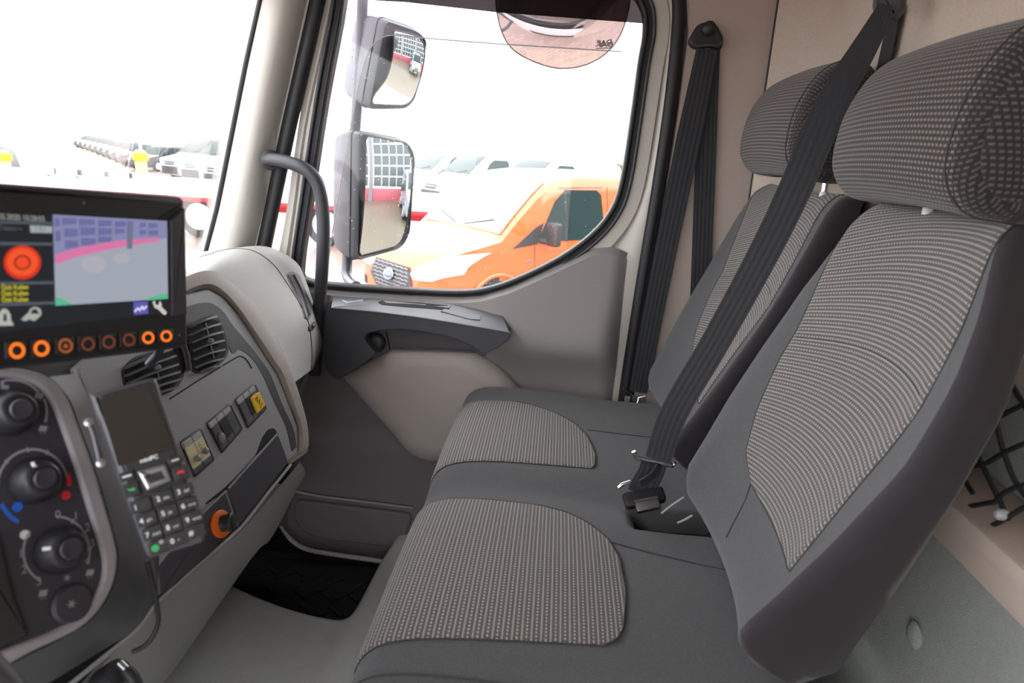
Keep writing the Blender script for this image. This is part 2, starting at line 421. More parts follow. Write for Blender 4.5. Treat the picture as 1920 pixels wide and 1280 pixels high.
# raised engine tunnel, vinyl covered, L-shaped with a rounded inner corner
TZ = .15
edge = [at(px, py, ZP(TZ)) for px, py in ((405, 1085), (440, 1106), (500, 1132), (560, 1152), (610, 1163), (640, 1165), (664, 1155), (682, 1132), (700, 1098), (722, 1055))]
edge = [V((-1.12, edge[0][1] - .10, TZ))] + cr(edge, 4) + [V((edge[-1][0] + .02, 1.80, TZ))]
inner = [V((-1.12, -.42, TZ))] + [V((min(p[0], .55), -.42, TZ)) for p in edge[1:-1]] + [V((.55, .5, TZ))]
G = []
for k in range(len(edge)):
    e = edge[k]; q = inner[k]
    out = V((0, 1, 0)) if k < len(edge) * .55 else nz((-1, .55, 0))
    G.append([q, q + (e - q) * .5, e, e + out * .012 + V((0, 0, -.004)), e + out * .022 + V((0, 0, -.016)), e + out * .03 + V((0, 0, -TZ + .001))])
grid('engine_tunnel', G, M_VINYL, floor)
ceiling = struct(box('ceiling', (-.74, -.45, 1.74), (.62, 1.90, 1.80), M_WALLC := pm('headliner', (190, 184, 176), .9, bump=(400, .2))))
struct(box('wall_front', (-1.22, -.45, -.04), (-1.15, 1.86, .92), M_DARKIN))
WLX, WLZ = .06, .20
wl = struct(box('wall_left', (WLX, -.50, -.02), (.62, -.45, 1.76), M_TAUPE_W))          # driver's side, unseen: open door, gap sized for the light it lets in
box('door_sill', (-1.15, -.50, -.02), (WLX, -.45, WLZ), M_BLACK, wl)
box('door_header', (-.72, -.50, 1.64), (WLX, -.45, 1.74), M_CREAM, wl)

# -------- back wall: felt-covered upper panels, bunk-edge beam, carpeted lower panel
BX = .56
wb = struct(box('wall_back', (BX + .012, -.45, 0), (BX + .06, 1.86, 1.76), M_CARPETLOW))
CX = .474
YJ = at(1668, 20, XP(BX))[1]
zs_ = (1.0, 1.2, 1.45, 1.735)
slab('felt_panel', [[V((CX, 1.785, z)), V((CX + .04, 1.755, z)), V((CX + .072, 1.72, z)), V((BX - .003, 1.69, z)), V((BX, 1.66, z)), V((BX, 1.5, z)), V((BX, YJ + .004, z))] for z in zs_], (.02, .01, 0), M_CARPETWALL, wb)
for a, b in ((YJ, .30), (.30, -.44)):
    prism('felt_panel', [V((BX, a - .004, 1.0)), V((BX, a - .004, 1.735)), V((BX, b + .004, 1.735)), V((BX, b + .004, 1.0))], (-1, 0, 0), .02, M_CARPETWALL, wb, .006, 3)
tube('panel_joint', [V((CX - .001, 1.786, 1.0)), V((CX - .001, 1.786, 1.735))], .0025, M_RUBBER, wb, 6)
prism('recess_panel', [V((BX + .006, 1.78, .60)), V((BX + .006, 1.78, .998)), V((BX + .006, -.44, .998)), V((BX + .006, -.44, .60))], (-1, 0, 0), .02, M_CARPETLOW, wb, .004, 2)
# lower zone stands a little proud of the upper one
LX = .50
bm0, bm1 = at(1770, 905, XP(LX - .01)), at(1920, 1035, XP(LX - .01))
zt = bm0[2]; zb = at(1770, 1010, XP(LX - .01))[2]
prism('carpet_panel', [V((LX + .01, -.44, 0)), V((LX + .01, 1.78, 0)), V((LX + .01, 1.78, (zt + zb) / 2)), V((LX + .01, -.44, (zt + zb) / 2))], (-1, 0, 0), .04, M_CARPETLOW, wb, .006)
beam = box('bunk_edge_beam', (LX - .025, -.44, zb), (LX + .03, 1.78, zt - .006), M_TAUPE_W, wb, .01)
box('beam_lip', (LX - .032, -.44, zt - .026), (LX + .066, 1.78, zt), M_TAUPE_W, wb, .006)
c = at(1718, 1190, XP(LX + .009)); lathe('plug_button', [(.017, 0), (.018, .003), (.014, .006), (.006, .0075)], c, (-1, 0, 0), M_CARPETLOW, wb)

# -------- passenger side wall behind the door opening
sw = struct(box('wall_right', (.20, 1.825, -.02), (.62, 1.90, 1.76), M_TAUPE_W))
box('roof_rail', (-.78, 1.790, 1.685), (.60, 1.90, 1.765), M_CREAM, sw, .01)
box('windscreen_header', (-.80, -.45, 1.60), (-.70, 1.85, 1.75), M_PILLAR, sw, .01)
box('front_corner', (-1.2, 1.84, -.02), (-.60, 1.87, .84), M_DARKIN, sw)
box('door_step', (-.62, 1.845, -.30), (.22, 1.90, .02), M_DARKIN, sw)
P = ats([(1283, -40), (1290, 60), (1266, 240), (1236, 430), (1205, 640), (1180, 790)], YP(1.80))
P = [V((P[0][0] + .01, 1.80, 1.735))] + P + [V((P[-1][0] - .02, 1.80, .02)), V((BX, 1.80, .02)), V((BX, 1.80, 1.735))]
prism('side_trim', P, (0, -1, 0), .03, M_TAUPE_W, sw, .008, 2)

# -------- windscreen
wz = lambda y: [V((-.775, y, 1.60)), V((-.955, y, .915))]
w1 = struct(slab('window_1', [wz(-.45), wz(1.775)], (-.004, 0, .001), M_GLASS))
ed = [at(px, py, YP(1.775)) for px, py in ((520, -160), (500, -40), (489, 0), (462, 120), (432, 270), (408, 390), (386, 476))]
tube('windscreen_seal', ed, .008, M_RUBBER, w1)
# -------- A pillar
rows = []
Ls = cr([(522, -170), (500, -60), (488, 0), (461, 125), (431, 278), (408, 390), (384, 478)], 4)
Rs = cr([(624, -170), (600, -60), (588, 0), (561, 125), (527, 278), (507, 390), (488, 470)], 4)
for l, r in zip(Ls, Rs):
    row = []
    for k in range(9):
        t = k / 8; q = l + (r - l) * t
        dep = 1.775 - .045 * math.sin(math.pi * min(t * 1.15, 1)) + .035 * t
        y_ = q[1]
        if 235 < y_ < 420 and t > .55: dep += .012 * math.sin(math.pi * (y_ - 235) / 185) * (t - .55) * 2   # recess round the grab handle foot
        row.append(at(q[0], q[1], YP(dep)))
    rows.append(row)
ap = struct(slab('trim_1', rows, (-.03, .02, 0), M_PILLAR))
# door-opening seals
sealA = cr([(626, -170), (606, -60), (597, 0), (569, 125), (543, 240), (520, 350), (497, 462), (478, 560)], 5)
s1 = struct(tube('trim_2', [at(p[0], p[1], YP(1.80)) for p in sealA], .017, M_RUBBER))
tube('seal_lip', [at(p[0] - 9, p[1], YP(1.81)) for p in sealA], .010, M_RUBBER, s1)
sealB = cr([(1262, -60), (1272, 0), (1270, 70), (1256, 200), (1232, 360), (1205, 520), (1178, 690), (1164, 790)], 5)
s2 = struct(tube('trim_3', [at(p[0], p[1], YP(1.80)) for p in sealB], .016, M_RUBBER))
tube('seal_lip', [at(p[0] + 8, p[1], YP(1.795)) for p in sealB], .007, M_RUBBER, s2)
sill = cr([(528, 985), (545, 1010), (570, 1027), (610, 1036), (725, 1053), (900, 1078), (1100, 1100)], 4)
struct(tube('trim_4', [at(p[0], p[1], YP(1.80)) for p in sill], .008, M_CREAM))

# ================================================================== passenger door
door = bpy.data.objects.new('door_1', None); COL.objects.link(door); door['kind'] = 'structure'
# window opening, outer and inner loop of the rubber channel
win = [(660, -70), (640, 40), (612, 190), (583, 380), (566, 500), (576, 524), (640, 533), (760, 541), (850, 545), (905, 541), (965, 522), (1045, 483), (1105, 440), (1143, 395), (1163, 340), (1180, 235), (1196, 120), (1205, 70), (1206, 34), (1200, 12), (1180, -12), (1100, -40), (960, -60), (800, -70), (700, -80)]
win = cr(win, 3, True)
D0 = YP(YD)
inn = [at(p[0], p[1], D0) for p in win]
nd = V((0, -1, 0))
if area_sign(inn, nd) < 0: inn = inn[::-1]
o1 = inset2(inn, nd, -.030); o2 = inset2(inn, nd, -.062)
ring('window_channel', o1, inn, (0, .028, 0), M_RUBBER, door)
tube('channel_lip', [p + V((0, -.004, 0)) for p in inset2(inn, nd, -.006)], .006, M_RUBBER, door, 8, closed=True)
tube('channel_bead', [p + V((0, -.003, 0)) for p in inset2(inn, nd, -.026)], .005, M_CHAR, door, 8, closed=True)
ring('inner_frame', o2, inset2(inn, nd, -.029), (0, .02, 0), M_CREAM, door)
w2 = struct(prism('window_2', [p + V((0, .022, 0)) for p in inset2(inn, nd, -.006)], nd, .004, M_GLASS))
# printed shade band at the top of the pane
band = ats([(640, -60), (690, 0), (760, 4), (930, 23), (1100, 36), (1206, 44), (1230, 0), (1230, -60)], YP(YD + .018))
prism('shade_band', band, nd, .001, M_FRIT, w2)
v = []; f = []
for i in range(6):
    for k in range(90):
        px = 935 + k * 3 + (i % 2) * 1.5; py = 22 + (px - 930) * .085 + 3.2 * (i + .5) + 1
        if px > 1196 - i * 2: continue
        q = at(px, py, YP(YD + .0215)); r = .00085 - i * .0001; b = len(v)
        v += [q + V((r * math.cos(a), 0, r * math.sin(a))) for a in (0, 1.57, 3.14, 4.71)]; f.append((b, b + 1, b + 2, b + 3))
o = mk('printed_dots', v, f, M_BLACK, w2, 0); o['kind'] = 'stuff'
# rain drops on the outside of the pane
v = []; f = []
M_DROP = pm('rain_water', (225, 228, 232), .05, spec=.9)
for k in range(300):
    px, py = (random.uniform(640, 800), random.uniform(40, 480)) if k < 170 else (random.uniform(700, 1160), random.uniform(330, 540))
    q = at(px, py, YP(YD + .0265)); r = random.uniform(.0006, .0015) * (1.25 if k % 9 == 0 else 1); b = len(v)
    v += [q + V((r * math.cos(a), 0, r * 1.2 * math.sin(a))) for a in (0, 1.05, 2.1, 3.14, 4.2, 5.2)] + [q + V((0, .0008, 0))]
    f += [(b + i, b + (i + 1) % 6, b + 6) for i in range(6)]
o = mk('rain_drops', v, f, M_DROP, w2, 60); o['kind'] = 'stuff'
# door metal around the window and down the rear edge
rear = cr([(1232, -40), (1240, 30), (1236, 80), (1220, 200), (1192, 350), (1126, 480), (1100, 600), (1070, 780)], 4)
rear2 = cr([(1262, -40), (1274, 30), (1271, 80), (1258, 200), (1235, 350), (1210, 500), (1186, 650), (1168, 780)], 4)
slab('rear_frame', [[at(a[0], a[1], YP(YD + .03)), at(a[0] * .45 + b[0] * .55, a[1] * .45 + b[1] * .55, YP(YD + .0)), at(a[0] * .2 + b[0] * .8, a[1] * .2 + b[1] * .8, YP(YD - .006)), at(b[0], b[1], YP(YD + .004))] for a, b in zip(rear, rear2)], (0, .02, 0), M_CREAM, door)
fa = cr([(646, -150), (628, -60), (612, 0), (590, 100), (560, 240), (540, 380), (522, 480)], 4)
fb = cr([(664, -150), (646, -60), (630, 0), (609, 100), (580, 240), (562, 380), (548, 490)], 4)
slab('front_frame', [[at(a[0], a[1], YP(YD + .004)), at((a[0] + b[0]) / 2, (a[1] + b[1]) / 2, YP(YD - .006)), at(b[0], b[1], YP(YD + .006))] for a, b in zip(fa, fb)], (0, .02, 0), M_CREAM, door)
box('outer_skin', (-.80, 1.872, -.60), (.34, 1.885, .86), M_WHITE, door)

# moulded trim panel: rows from the sill down to the floor
TOP = resamp([(556, 534), (640, 545), (760, 553), (860, 557), (905, 554), (960, 537), (1040, 500), (1112, 465), (1150, 463), (1178, 474)], 40)
BOT = resamp([(520, 985), (560, 1022), (640, 1036), (725, 1049), (900, 1074), (1118, 1092)], 40)
MIDL, MIDR = V((604, 640)), V((1158, 640))
G = []
NR = 46
for r in range(NR):
    t = r / (NR - 1); row = []
    for k in range(40):
        u = k / 39
        ptop, pbot = TOP[k], BOT[k]
        L = cr([TOP[0], (596, 600), (590, 700), (560, 860), (532, 940), BOT[0]], 4) if False else None
        q = ptop + (pbot - ptop) * t
        # rear edge is straight, front edge tucks behind the dash
        w = at(q[0], q[1], YP(YD - .03)); x_, z_ = w[0], w[2]
        dep = YD - .022
        # rear half: an arm-height ridge that looks up above z=.70 and in below it
        rr = min(max((x_ + .33) / .18, 0), 1) * min(max((.20 - x_) / .05, 0), 1)
        ridge = .055 * math.exp(-((z_ - .745) / .055) ** 2) if z_ < .745 else .055 * math.exp(-((z_ - .745) / .12) ** 2)
        dep -= ridge * rr
        dep -= .018 * min(max((.46 - z_) / .05, 0), 1)         # lower kick pocket stands proud
        eb = min(r, NR - 1 - r, k, 39 - k)
        if eb == 0: dep = YD + .0
        row.append(at(q[0], q[1], YP(dep)))
    G.append(row)
mats = [M_TAUPE, M_DOORLOW]
tp = grid('trim_panel', G, M_TAUPE, door, smooth=50)
# colour break: the lower moulding is the darker plastic
low = [(597, 640), (608, 700), (634, 716), (742, 834), (768, 866), (800, 876), (985, 790), (985, 748), (960, 715), (1160, 720), (1150, 1100), (725, 1046), (560, 1020), (536, 1000), (528, 960), (560, 860)]
tp.data.materials.append(M_DOORLOW)
def inside(p, poly):
    c = False; j = len(poly) - 1
    for i in range(len(poly)):
        if (poly[i][1] > p[1]) != (poly[j][1] > p[1]) and p[0] < (poly[j][0] - poly[i][0]) * (p[1] - poly[i][1]) / (poly[j][1] - poly[i][1]) + poly[i][0]: c = not c
        j = i
    return c
def proj(p):
    d = V(p) - CAM; c = d[0] * _x + d[1] * _y + d[2] * _z
    return np.array([960 + FPX * c[0] / c[2], 640 + FPX * c[1] / c[2]])
for pg in tp.data.polygons:
    if pg.center[2] < .47 + max(0, (-.30 - pg.center[0])) * 1.2: pg.material_index = 1
# kick pocket line
tube('pocket_edge', [at(p[0], p[1], YP(YD - .046)) for p in cr([(548, 920), (600, 930), (680, 940), (775, 952)], 5)], .004, M_TAUPE, door)
plate('kick_pocket', [(549, 936), (776, 964), (752, 1030), (600, 1012), (568, 1000), (549, 975)], YP(YD - .052), .02, M_DOORLOW, door, .008, 3, r=18)

# light pocket moulding
pk = [(632, 712, 4), (736, 656, 10), (770, 655, 10), (888, 661, 8), (940, 700, 20), (984, 752, 10), (1010, 800, 10), (960, 860, 20), (800, 876, 18), (764, 862, 16), (738, 830, 12)]
plate('door_pocket', pk, YP(YD - .085), .06, M_POCKET, door, .040, 7, r=6, smooth=70, pillow=.30)
# black arm rest moulding with the pull recess cut into its lower edge
ar = [(621, 576), (700, 583), (800, 596), (880, 609), (956, 622), (956, 630), (949, 641), (930, 653), (906, 664), (888, 650), (862, 638), (830, 628), (790, 621), (748, 617), (712, 619), (688, 625), (683, 634), (690, 646), (706, 662), (690, 676), (634, 712), (622, 706), (609, 690), (606, 660), (609, 610), (614, 584)]
plate('armrest', ar, YP(YD - .115), .09, M_CHAR, door, .0015, 2, r=3, smooth=60)
plate('pull_recess', [(672, 612), (760, 604), (850, 622), (915, 656), (912, 668), (700, 672), (672, 650)], YP(YD - .058), .02, pm('recess_plastic', (84, 80, 84), .6), door, 0, r=5)
lathe('door_handle', [(.026, 0), (.027, .012), (.022, .018), (.012, .02)], at(706, 641, YP(YD - .062)), (0, -1, 0), M_BLACK, door)
tube('recess_seam', ats([(724, 622), (731, 655)], YP(YD - .061)), .0015, M_DARKIN, door)
tube('recess_ledge', [at(p[0], p[1], YP(YD - .075)) for p in cr([(736, 654), (800, 655), (860, 657), (893, 660)], 4)], .0025, M_CHAR, door)
# ledge on top of the arm rest
tb = cr([(625, 556), (700, 559), (800, 565), (880, 571), (930, 576), (940, 582), (953, 612)], 5)
tf = cr([(621, 577), (700, 584), (800, 597), (880, 610), (945, 621), (955, 623), (956, 625)], 5)
G = []
for a, b in zip(tb, tf):
    row = []
    for k in range(7):
        t = k / 6; q = a + (b - a) * t; row.append(at(q[0], q[1], YP(YD - .028 - .088 * t)))
    G.append(row)
slab('armrest_top', G, (0, .004, -.012), M_GREY_D := pm('satin_charcoal_plastic', (86, 87, 93), .35, spec=.6), door)  # ledge coloured lighter than the armrest, painting in light on its upward face
def ledge(px, py, h=.0):
    """point on the sloping ledge top"""
    k = int(np.argmin([abs(a[0] * .5 + b[0] * .5 - px) for a, b in zip(tb, tf)])); a, b = tb[k], tf[k]
    t = min(max((py - a[1]) / max(b[1] - a[1], 1), 0), 1)
    return at(px, py, YP(YD - .028 - .088 * t - h))
prism('tray_groove', [ledge(x, y, .0018) for x, y in ((709, 566), (716, 563), (780, 566), (840, 572), (829, 581), (760, 575), (716, 571))], (0, -.6, .8), .006, M_DARKIN, door)
prism('tray_wall', [ledge(x, y, .0026) for x, y in ((712, 563), (780, 565), (846, 572), (842, 577), (780, 570), (716, 567))], (0, -.8, .5), .006, M_TAUPE, door)
prism('lock_lever', [ledge(x, y, .0022) for x, y in ((826, 582), (842, 581), (903, 590), (900, 599), (880, 598))], (0, -.6, .8), .006, M_GREY, door, .001)
sw1 = prism('window_switch', [ledge(x, y, .001) for x, y in ((628, 563), (698, 562), (694, 571), (626, 575))], (0, -.6, .8), .003, M_GREY_D, door)
prism('rocker', [ledge(x, y, .004) for x, y in ((642, 561), (652, 565), (664, 563), (680, 560), (680, 565), (664, 567), (650, 569), (642, 565))], (0, -.6, .8), .005, M_STEEL, sw1, .001)
tube('armrest_piping', [at(p[0], p[1], YP(YD - .117)) for p in tf], .002, M_GREY, door)
# ================================================================== double passenger bench
SEATL = nz((.21, 0, .44)); SEATN = V((-SEATL[2], 0, SEATL[0])); SB = V((.25, 0, .74))
bench = thing('bench_seat', 'double passenger bench in charcoal cloth with two ribbed grey seat panels', 'bench seat', (.07, 1.18, .15))
prof0 = [(-.150, .40), (-.180, .47), (-.206, .535), (-.218, .575), (-.214, .606), (-.192, .632), (-.150, .645), (-.08, .648), (0, .645), (.08, .640), (.16, .634), (.24, .632), (.31, .632), (.345, .615), (.36, .56), (.36, .42)]
prof = [V((p[0], 0, p[1])) for p in cr(prof0, 4)]
arc = [0.0]
for a, b in zip(prof, prof[1:]): arc.append(arc[-1] + np.linalg.norm(b - a))
PC = V((.05, 0, .52))
Y0, Y1 = .628, 1.752
def cush(s, y, h=0.0):
    """point on the cushion skin at profile length s"""
    x = interp(s, arc, [p[0] for p in prof]); z = interp(s, arc, [p[2] for p in prof])
    e = .002
    x2 = interp(s + e, arc, [p[0] for p in prof]); z2 = interp(s + e, arc, [p[2] for p in prof]); x1 = interp(s - e, arc, [p[0] for p in prof]); z1 = interp(s - e, arc, [p[2] for p in prof])
    n = nz((-(z2 - z1), 0, x2 - x1))
    top = min(max((z - .54) / .08, 0), 1)
    bz = 0
    for c in (.905, 1.42):
        d = abs(y - c) / .20
        bz += .010 * max(0, 1 - d * d) if x < .12 else .010 * max(0, 1 - d * d) * max(0, (.34 - x) / .22)
    val = -.012 * math.exp(-((y - 1.165) / .05) ** 2)
    z += (bz + val) * top
    if x > .15: z -= .055 * min(max((x - .165) / .03, 0), 1) * min(max((.335 - x) / .02, 0), 1) * min(max((y - 1.062) / .02, 0), 1) * min(max((1.165 - y) / .02, 0), 1) * top
    r = .05; t = min(y - Y0, Y1 - y)
    ins = 0
    if t < r: ins = r - math.sqrt(max(r * r - (r - t) ** 2, 0))
    p = V((x, y, z)) + n * (h - ins * .9)
    return p
ysec = sorted(set(list(np.linspace(Y0, Y0 + .05, 7)) + list(np.linspace(Y0 + .05, Y1 - .05, 81)) + list(np.linspace(Y1 - .05, Y1, 7))))
ss = np.linspace(.0, arc[-1], 96)
G = [[cush(s, y) for s in ss] for y in ysec]
U = [[(y, s) for s in ss] for y in ysec]
cu = grid('cushion', G, M_CLOTH, bench, U, 60, caps=True)
cu.data.materials.append(M_PLUM)
for pg in cu.data.polygons:
    c = pg.center
    if c[2] < .50 or (c[1] < Y0 + .022 and c[2] < .63): pg.material_index = 1
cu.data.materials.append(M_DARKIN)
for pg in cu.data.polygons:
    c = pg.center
    if .185 < c[0] < .335 and 1.078 < c[1] < 1.152 and c[2] > .5: pg.material_index = 2  # dark faces paint the shade inside the buckle gap, over a shallow dip
def s_at_x(x): 
    i0 = 16
    return interp(x, [p[0] for p in prof[i0:56]], arc[i0:56])
def cushion_insert(y0, y1, z0, z1, back):
    """ribbed panel let into the cushion: y0..y1 at the front, z0..z1 at the rear, back = [(t, x)] rear edge"""
    by = [b[0] for b in back]; bx = [b[1] for b in back]; sf = .10; sm = s_at_x(max(bx))
    rows = []; uvs = []
    for t in np.concatenate([np.linspace(0, .06, 6), np.linspace(.09, .9, 26), np.linspace(.915, 1, 10)]):
        sb = s_at_x(interp(t, by, bx)); row = []; uu = []
        for s in np.linspace(sf, sb, 64):
            f = (s - sf) / (sm - sf); a, b = y0 + (z0 - y0) * f ** 1.5, y1 + (z1 - y1) * f; y = a + (b - a) * t
            row.append(cush(s, y, .0028 * min(1, min(y - a, b - y) / .006 + .12))); uu.append((y, s))
        rows.append(row); uvs.append(uu)
    p = grid('seat_panel', rows, M_INS, cu, uvs, 60)
    for lp in ([r[-1] for r in rows], rows[0], rows[-1]): tube('panel_seam', [q + V((0, 0, .0004)) for q in lp], .0011, M_SEAM, cu, 6)
    return p
cushion_insert(.712, 1.095, .758, 1.108, [(0, .098), (.03, .116), (.09, .126), (.3, .136), (.55, .134), (.72, .118), (.85, .088), (.94, .05), (1, -.01)])
cushion_insert(1.236, 1.603, 1.272, 1.60, [(0, .102), (.03, .110), (.2, .113), (.45, .098), (.65, .072), (.83, .025), (.95, -.035), (1, -.09)])
# sewn darts and the seam along the near edge
tube('cushion_seam', [cush(s_at_x(x), y, .0006) for x, y in ((.125, 1.00), (.20, .985), (.27, .97), (.31, .965))], .0011, M_SEAM, cu, 6)
tube('cushion_seam', [cush(s_at_x(x), y, .0006) for x, y in ((.10, 1.46), (.17, 1.47), (.24, 1.475), (.31, 1.478))], .0011, M_SEAM, cu, 6)
tube('cushion_seam', [cush(s, .668, .0006) for s in np.linspace(.1, arc[44], 40)], .0011, M_SEAM, cu, 6)
box('seat_base', (-.13, .70, TZ), (.36, 1.70, .50), M_DARKIN, bench, .02)
box('base_skirt', (-.16, .66, .30), (.365, 1.72, .47), M_PLUM, bench, .03)

GPOLY = np.polyfit([.70, .74, .82, .93, 1.05, 1.14, 1.2], [.040, .056, .064, .056, .034, 0, -.03], 3)
def backrest(name, yn, yf, ins_n, ins_f, gy):
    """reclined backrest: closed shell, dark side and rear cloth, ribbed panel, bolsters"""
    hs = np.concatenate([[-.045, -.035, -.02, 0], np.linspace(.03, .46, 18), [.485, .505, .52, .53, .536]])
    hx = [-.045, .0, .14, .25, .35, .42, .51, .536]
    def lo(h): return interp(h, hx, yn)
    def hi(h): return interp(h, hx, yf)
    def D(h): return interp(h, [-.045, 0, .12, .25, .5, .536], [.115, .125, .092, .062, .055, .045])
    def front(h, y, e=0.0):
        c = (lo(h) + hi(h)) / 2; w = (hi(h) - lo(h)) / 2; q = min(abs(y - c) / w, 1)
        dep = .050 * (1 - q ** 2.2) * interp(h, [-.05, .05, .3, .5], [.6, 1.0, .9, .35])
        dep += -.012 * math.sin(math.pi * min(max((h + .02) / .32, 0), 1)) * (1 - q * q)
        r = .022 if y < c else .042; t = min(y - lo(h), hi(h) - y)
        if t < r: dep += r - math.sqrt(max(r * r - (r - t) ** 2, 0))
        if h > .47: k = min((h - .47) / .066, 1); dep += .030 * (1 - math.sqrt(max(1 - k * k, 0)))
        if h < 0: k = min(-h / .045, 1); dep += .035 * (1 - math.sqrt(max(1 - k * k, 0)))
        return V((0, y, 0)) + SB + SEATL * h + SEATN * (e - dep)
    G = []; nf = 28
    for h in hs:
        row = []
        a, b = lo(h), hi(h)
        yy = [a + (b - a) * (.5 - .5 * math.cos(math.pi * k / nf)) for k in range(nf + 1)]
        row += [front(h, y) for y in yy]
        f0, f1 = row[0], row[-1]; d = D(h)
        back0 = V((0, b, 0)) + SB + SEATL * h - SEATN * d; back1 = V((0, a, 0)) + SB + SEATL * h - SEATN * d
        row += [f1 + (back0 - f1) * t for t in (.35, .7)] + [back0 + V((0, -.012, 0)), (back0 * .75 + back1 * .25), (back0 + back1) / 2, back0 * .25 + back1 * .75, back1 + V((0, .012, 0))] + [f0 + (back1 - f0) * t for t in (.7, .35)]
        G.append(row)
    m = len(G[0])
    o = grid(name, G, M_CLOTH, bench, [[(k * .02, h) for k in range(m)] for h in hs], 60, close=True, caps=True)
    o.data.materials.append(M_PLUM)
    for k_, pg in enumerate(o.data.polygons):
        if k_ >= (len(hs) - 1) * m or k_ % m >= nf or k_ % m < 4: pg.material_index = 1
    rows = []; uvs = []
    for h in np.concatenate([np.linspace(.075, .46, 44), np.linspace(.468, .534, 12)]):
        a, b = interp(h, *ins_n), interp(h, *ins_f)
        yy = np.linspace(a, b, 36)
        rows.append([front(h, y, .003 * min(1, min(y - a, b - y) / .006 + .1)) for y in yy]); uvs.append([(y, h - float(np.polyval(GPOLY, y - gy))) for y in yy])
    grid('back_panel', rows, M_INS, o, uvs, 60)
    tube('panel_seam', [r[0] for r in rows], .0012, M_SEAM, o, 6); tube('panel_seam', [r[-1] for r in rows], .0012, M_SEAM, o, 6)
    tube('panel_seam', rows[0], .0012, M_SEAM, o, 6)
    tube('lumbar_seam', [front(.268 + float(np.polyval(GPOLY, y - gy)), y, .0032) for y in np.linspace(gy + .735, gy + 1.09, 24)], .0007, M_SEAM, o, 6)
    # sewn line from the panel's lower corner to the edge
    y2 = interp(.075, *ins_f)
    tube('corner_seam', [front(.075 - .02 * t, y2 + t * .02 - .03 * t, .0006) for t in np.linspace(0, 4, 8)], .0011, M_SEAM, o, 6)
    return o, front
b1, f1_ = backrest('backrest', [.70, .682, .647, .633, .655, .69, .757, .775], [1.11, 1.15, 1.172, 1.178, 1.177, 1.165, 1.142, 1.12],
    ([.07, .31, .4, .52], [.713, .719, .733, .777]), ([.07, .078, .097, .16, .244, .49, .53], [.945, .965, 1.018, 1.06, 1.093, 1.142, 1.128]), 0.0)
b2, f2_ = backrest('backrest', [1.24, 1.222, 1.195, 1.185, 1.19, 1.20, 1.22, 1.235], [1.66, 1.705, 1.745, 1.768, 1.782, 1.785, 1.775, 1.755],
    ([.07, .31, .4, .52], [1.27, 1.262, 1.268, 1.29]), ([.07, .078, .097, .16, .244, .49, .53], [1.46, 1.475, 1.52, 1.60, 1.65, 1.735, 1.72]), .57)

def headrest(y0, y1, posts, ptop, mat, zo=0.0):
    sec0 = [(.468, 1.205), (.430, 1.214), (.405, 1.25), (.404, 1.30), (.415, 1.345), (.436, 1.385), (.466, 1.409), (.500, 1.412), (.530, 1.395), (.545, 1.35), (.545, 1.29), (.535, 1.225), (.508, 1.206)]
    sec = cr([V((p[0], 0, p[1] + zo)) for p in sec0], 4, True); cen = V((.475, 0, 1.318 + zo)); m = len(sec)
    al = [0]
    for i in range(m): al.append(al[-1] + np.linalg.norm(sec[(i + 1) % m] - sec[i]))
    G = []; U = []; yc = (y0 + y1) / 2
    ts = [0, .004, .014, .03, .05, .075] + list(np.linspace(.1, .9, 15)) + [.925, .95, .97, .986, .996, 1]
    for t in ts:
        y = y0 + (y1 - y0) * t; e = min(t, 1 - t) * (y1 - y0); r = .036
        k = 1.0 if e > r else .80 + .20 * math.sqrt(max(1 - ((r - e) / r) ** 2, 0))
        bow = .014 * (1 - ((t - .5) * 2) ** 2)
        row = []
        for i, p in enumerate(sec):
            q = cen + (p - cen) * k; fr = min(max((.47 - p[0]) / .06, 0), 1)
            row.append(V((q[0] - bow * fr, y, q[2] + .006 * (1 - ((t - .5) * 2) ** 2))))
        G.append(row); U.append([((y if e > .002 else y), al[i]) for i in range(m)])
    # end faces: the cloth pattern carries on flat over them
    for end in (0, 1):
        base = G[0] if end == 0 else G[-1]; yy = base[0][1]; sg = -1 if end == 0 else 1; new = []; nu = []
        cc = sum(base) / m
        for k_, b_ in ((1.0, .0006), (.92, .006), (.75, .011), (.45, .015), (.05, .016)):
            new.append([cc + (q - cc) * k_ + V((0, sg * b_, 0)) for q in base]); nu.append([(q[0], q[2]) for q in new[-1]])
        if end == 0: G = new[::-1] + G; U = nu[::-1] + U
        else: G = G + new; U = U + nu
    hr = grid('headrest', G, mat, bench, U, 70, close=True, caps=True)
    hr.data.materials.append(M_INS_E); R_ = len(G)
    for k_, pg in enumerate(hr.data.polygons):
        if k_ // m < 9 or k_ // m >= R_ - 10: pg.material_index = 1  # end faces get the cloth with shade painted in
    tube('end_seam', [p + nz(p - V((cen[0], p[1], cen[2]))) * .0006 for p in G[10]], .0011, M_SEAM, hr, 6, closed=True)
    for y in posts:
        s = lathe('post', [(.006, 0), (.006, .10)], (.502, y, 1.15), nz((.0, 0, 1)), ptop, hr, seg=12)
        lathe('post_guide', [(.0075, 0), (.0075, .008), (.0055, .012)], (.502, y, 1.199), nz((.0, 0, 1)), M_WHITEP, hr, seg=14)
    return hr
headrest(.742, 1.108, (.83, .985), M_WHITEP, M_INS_H)
headrest(1.285, 1.675, (1.375, 1.56), M_CHROME, M_INS_H, .022)

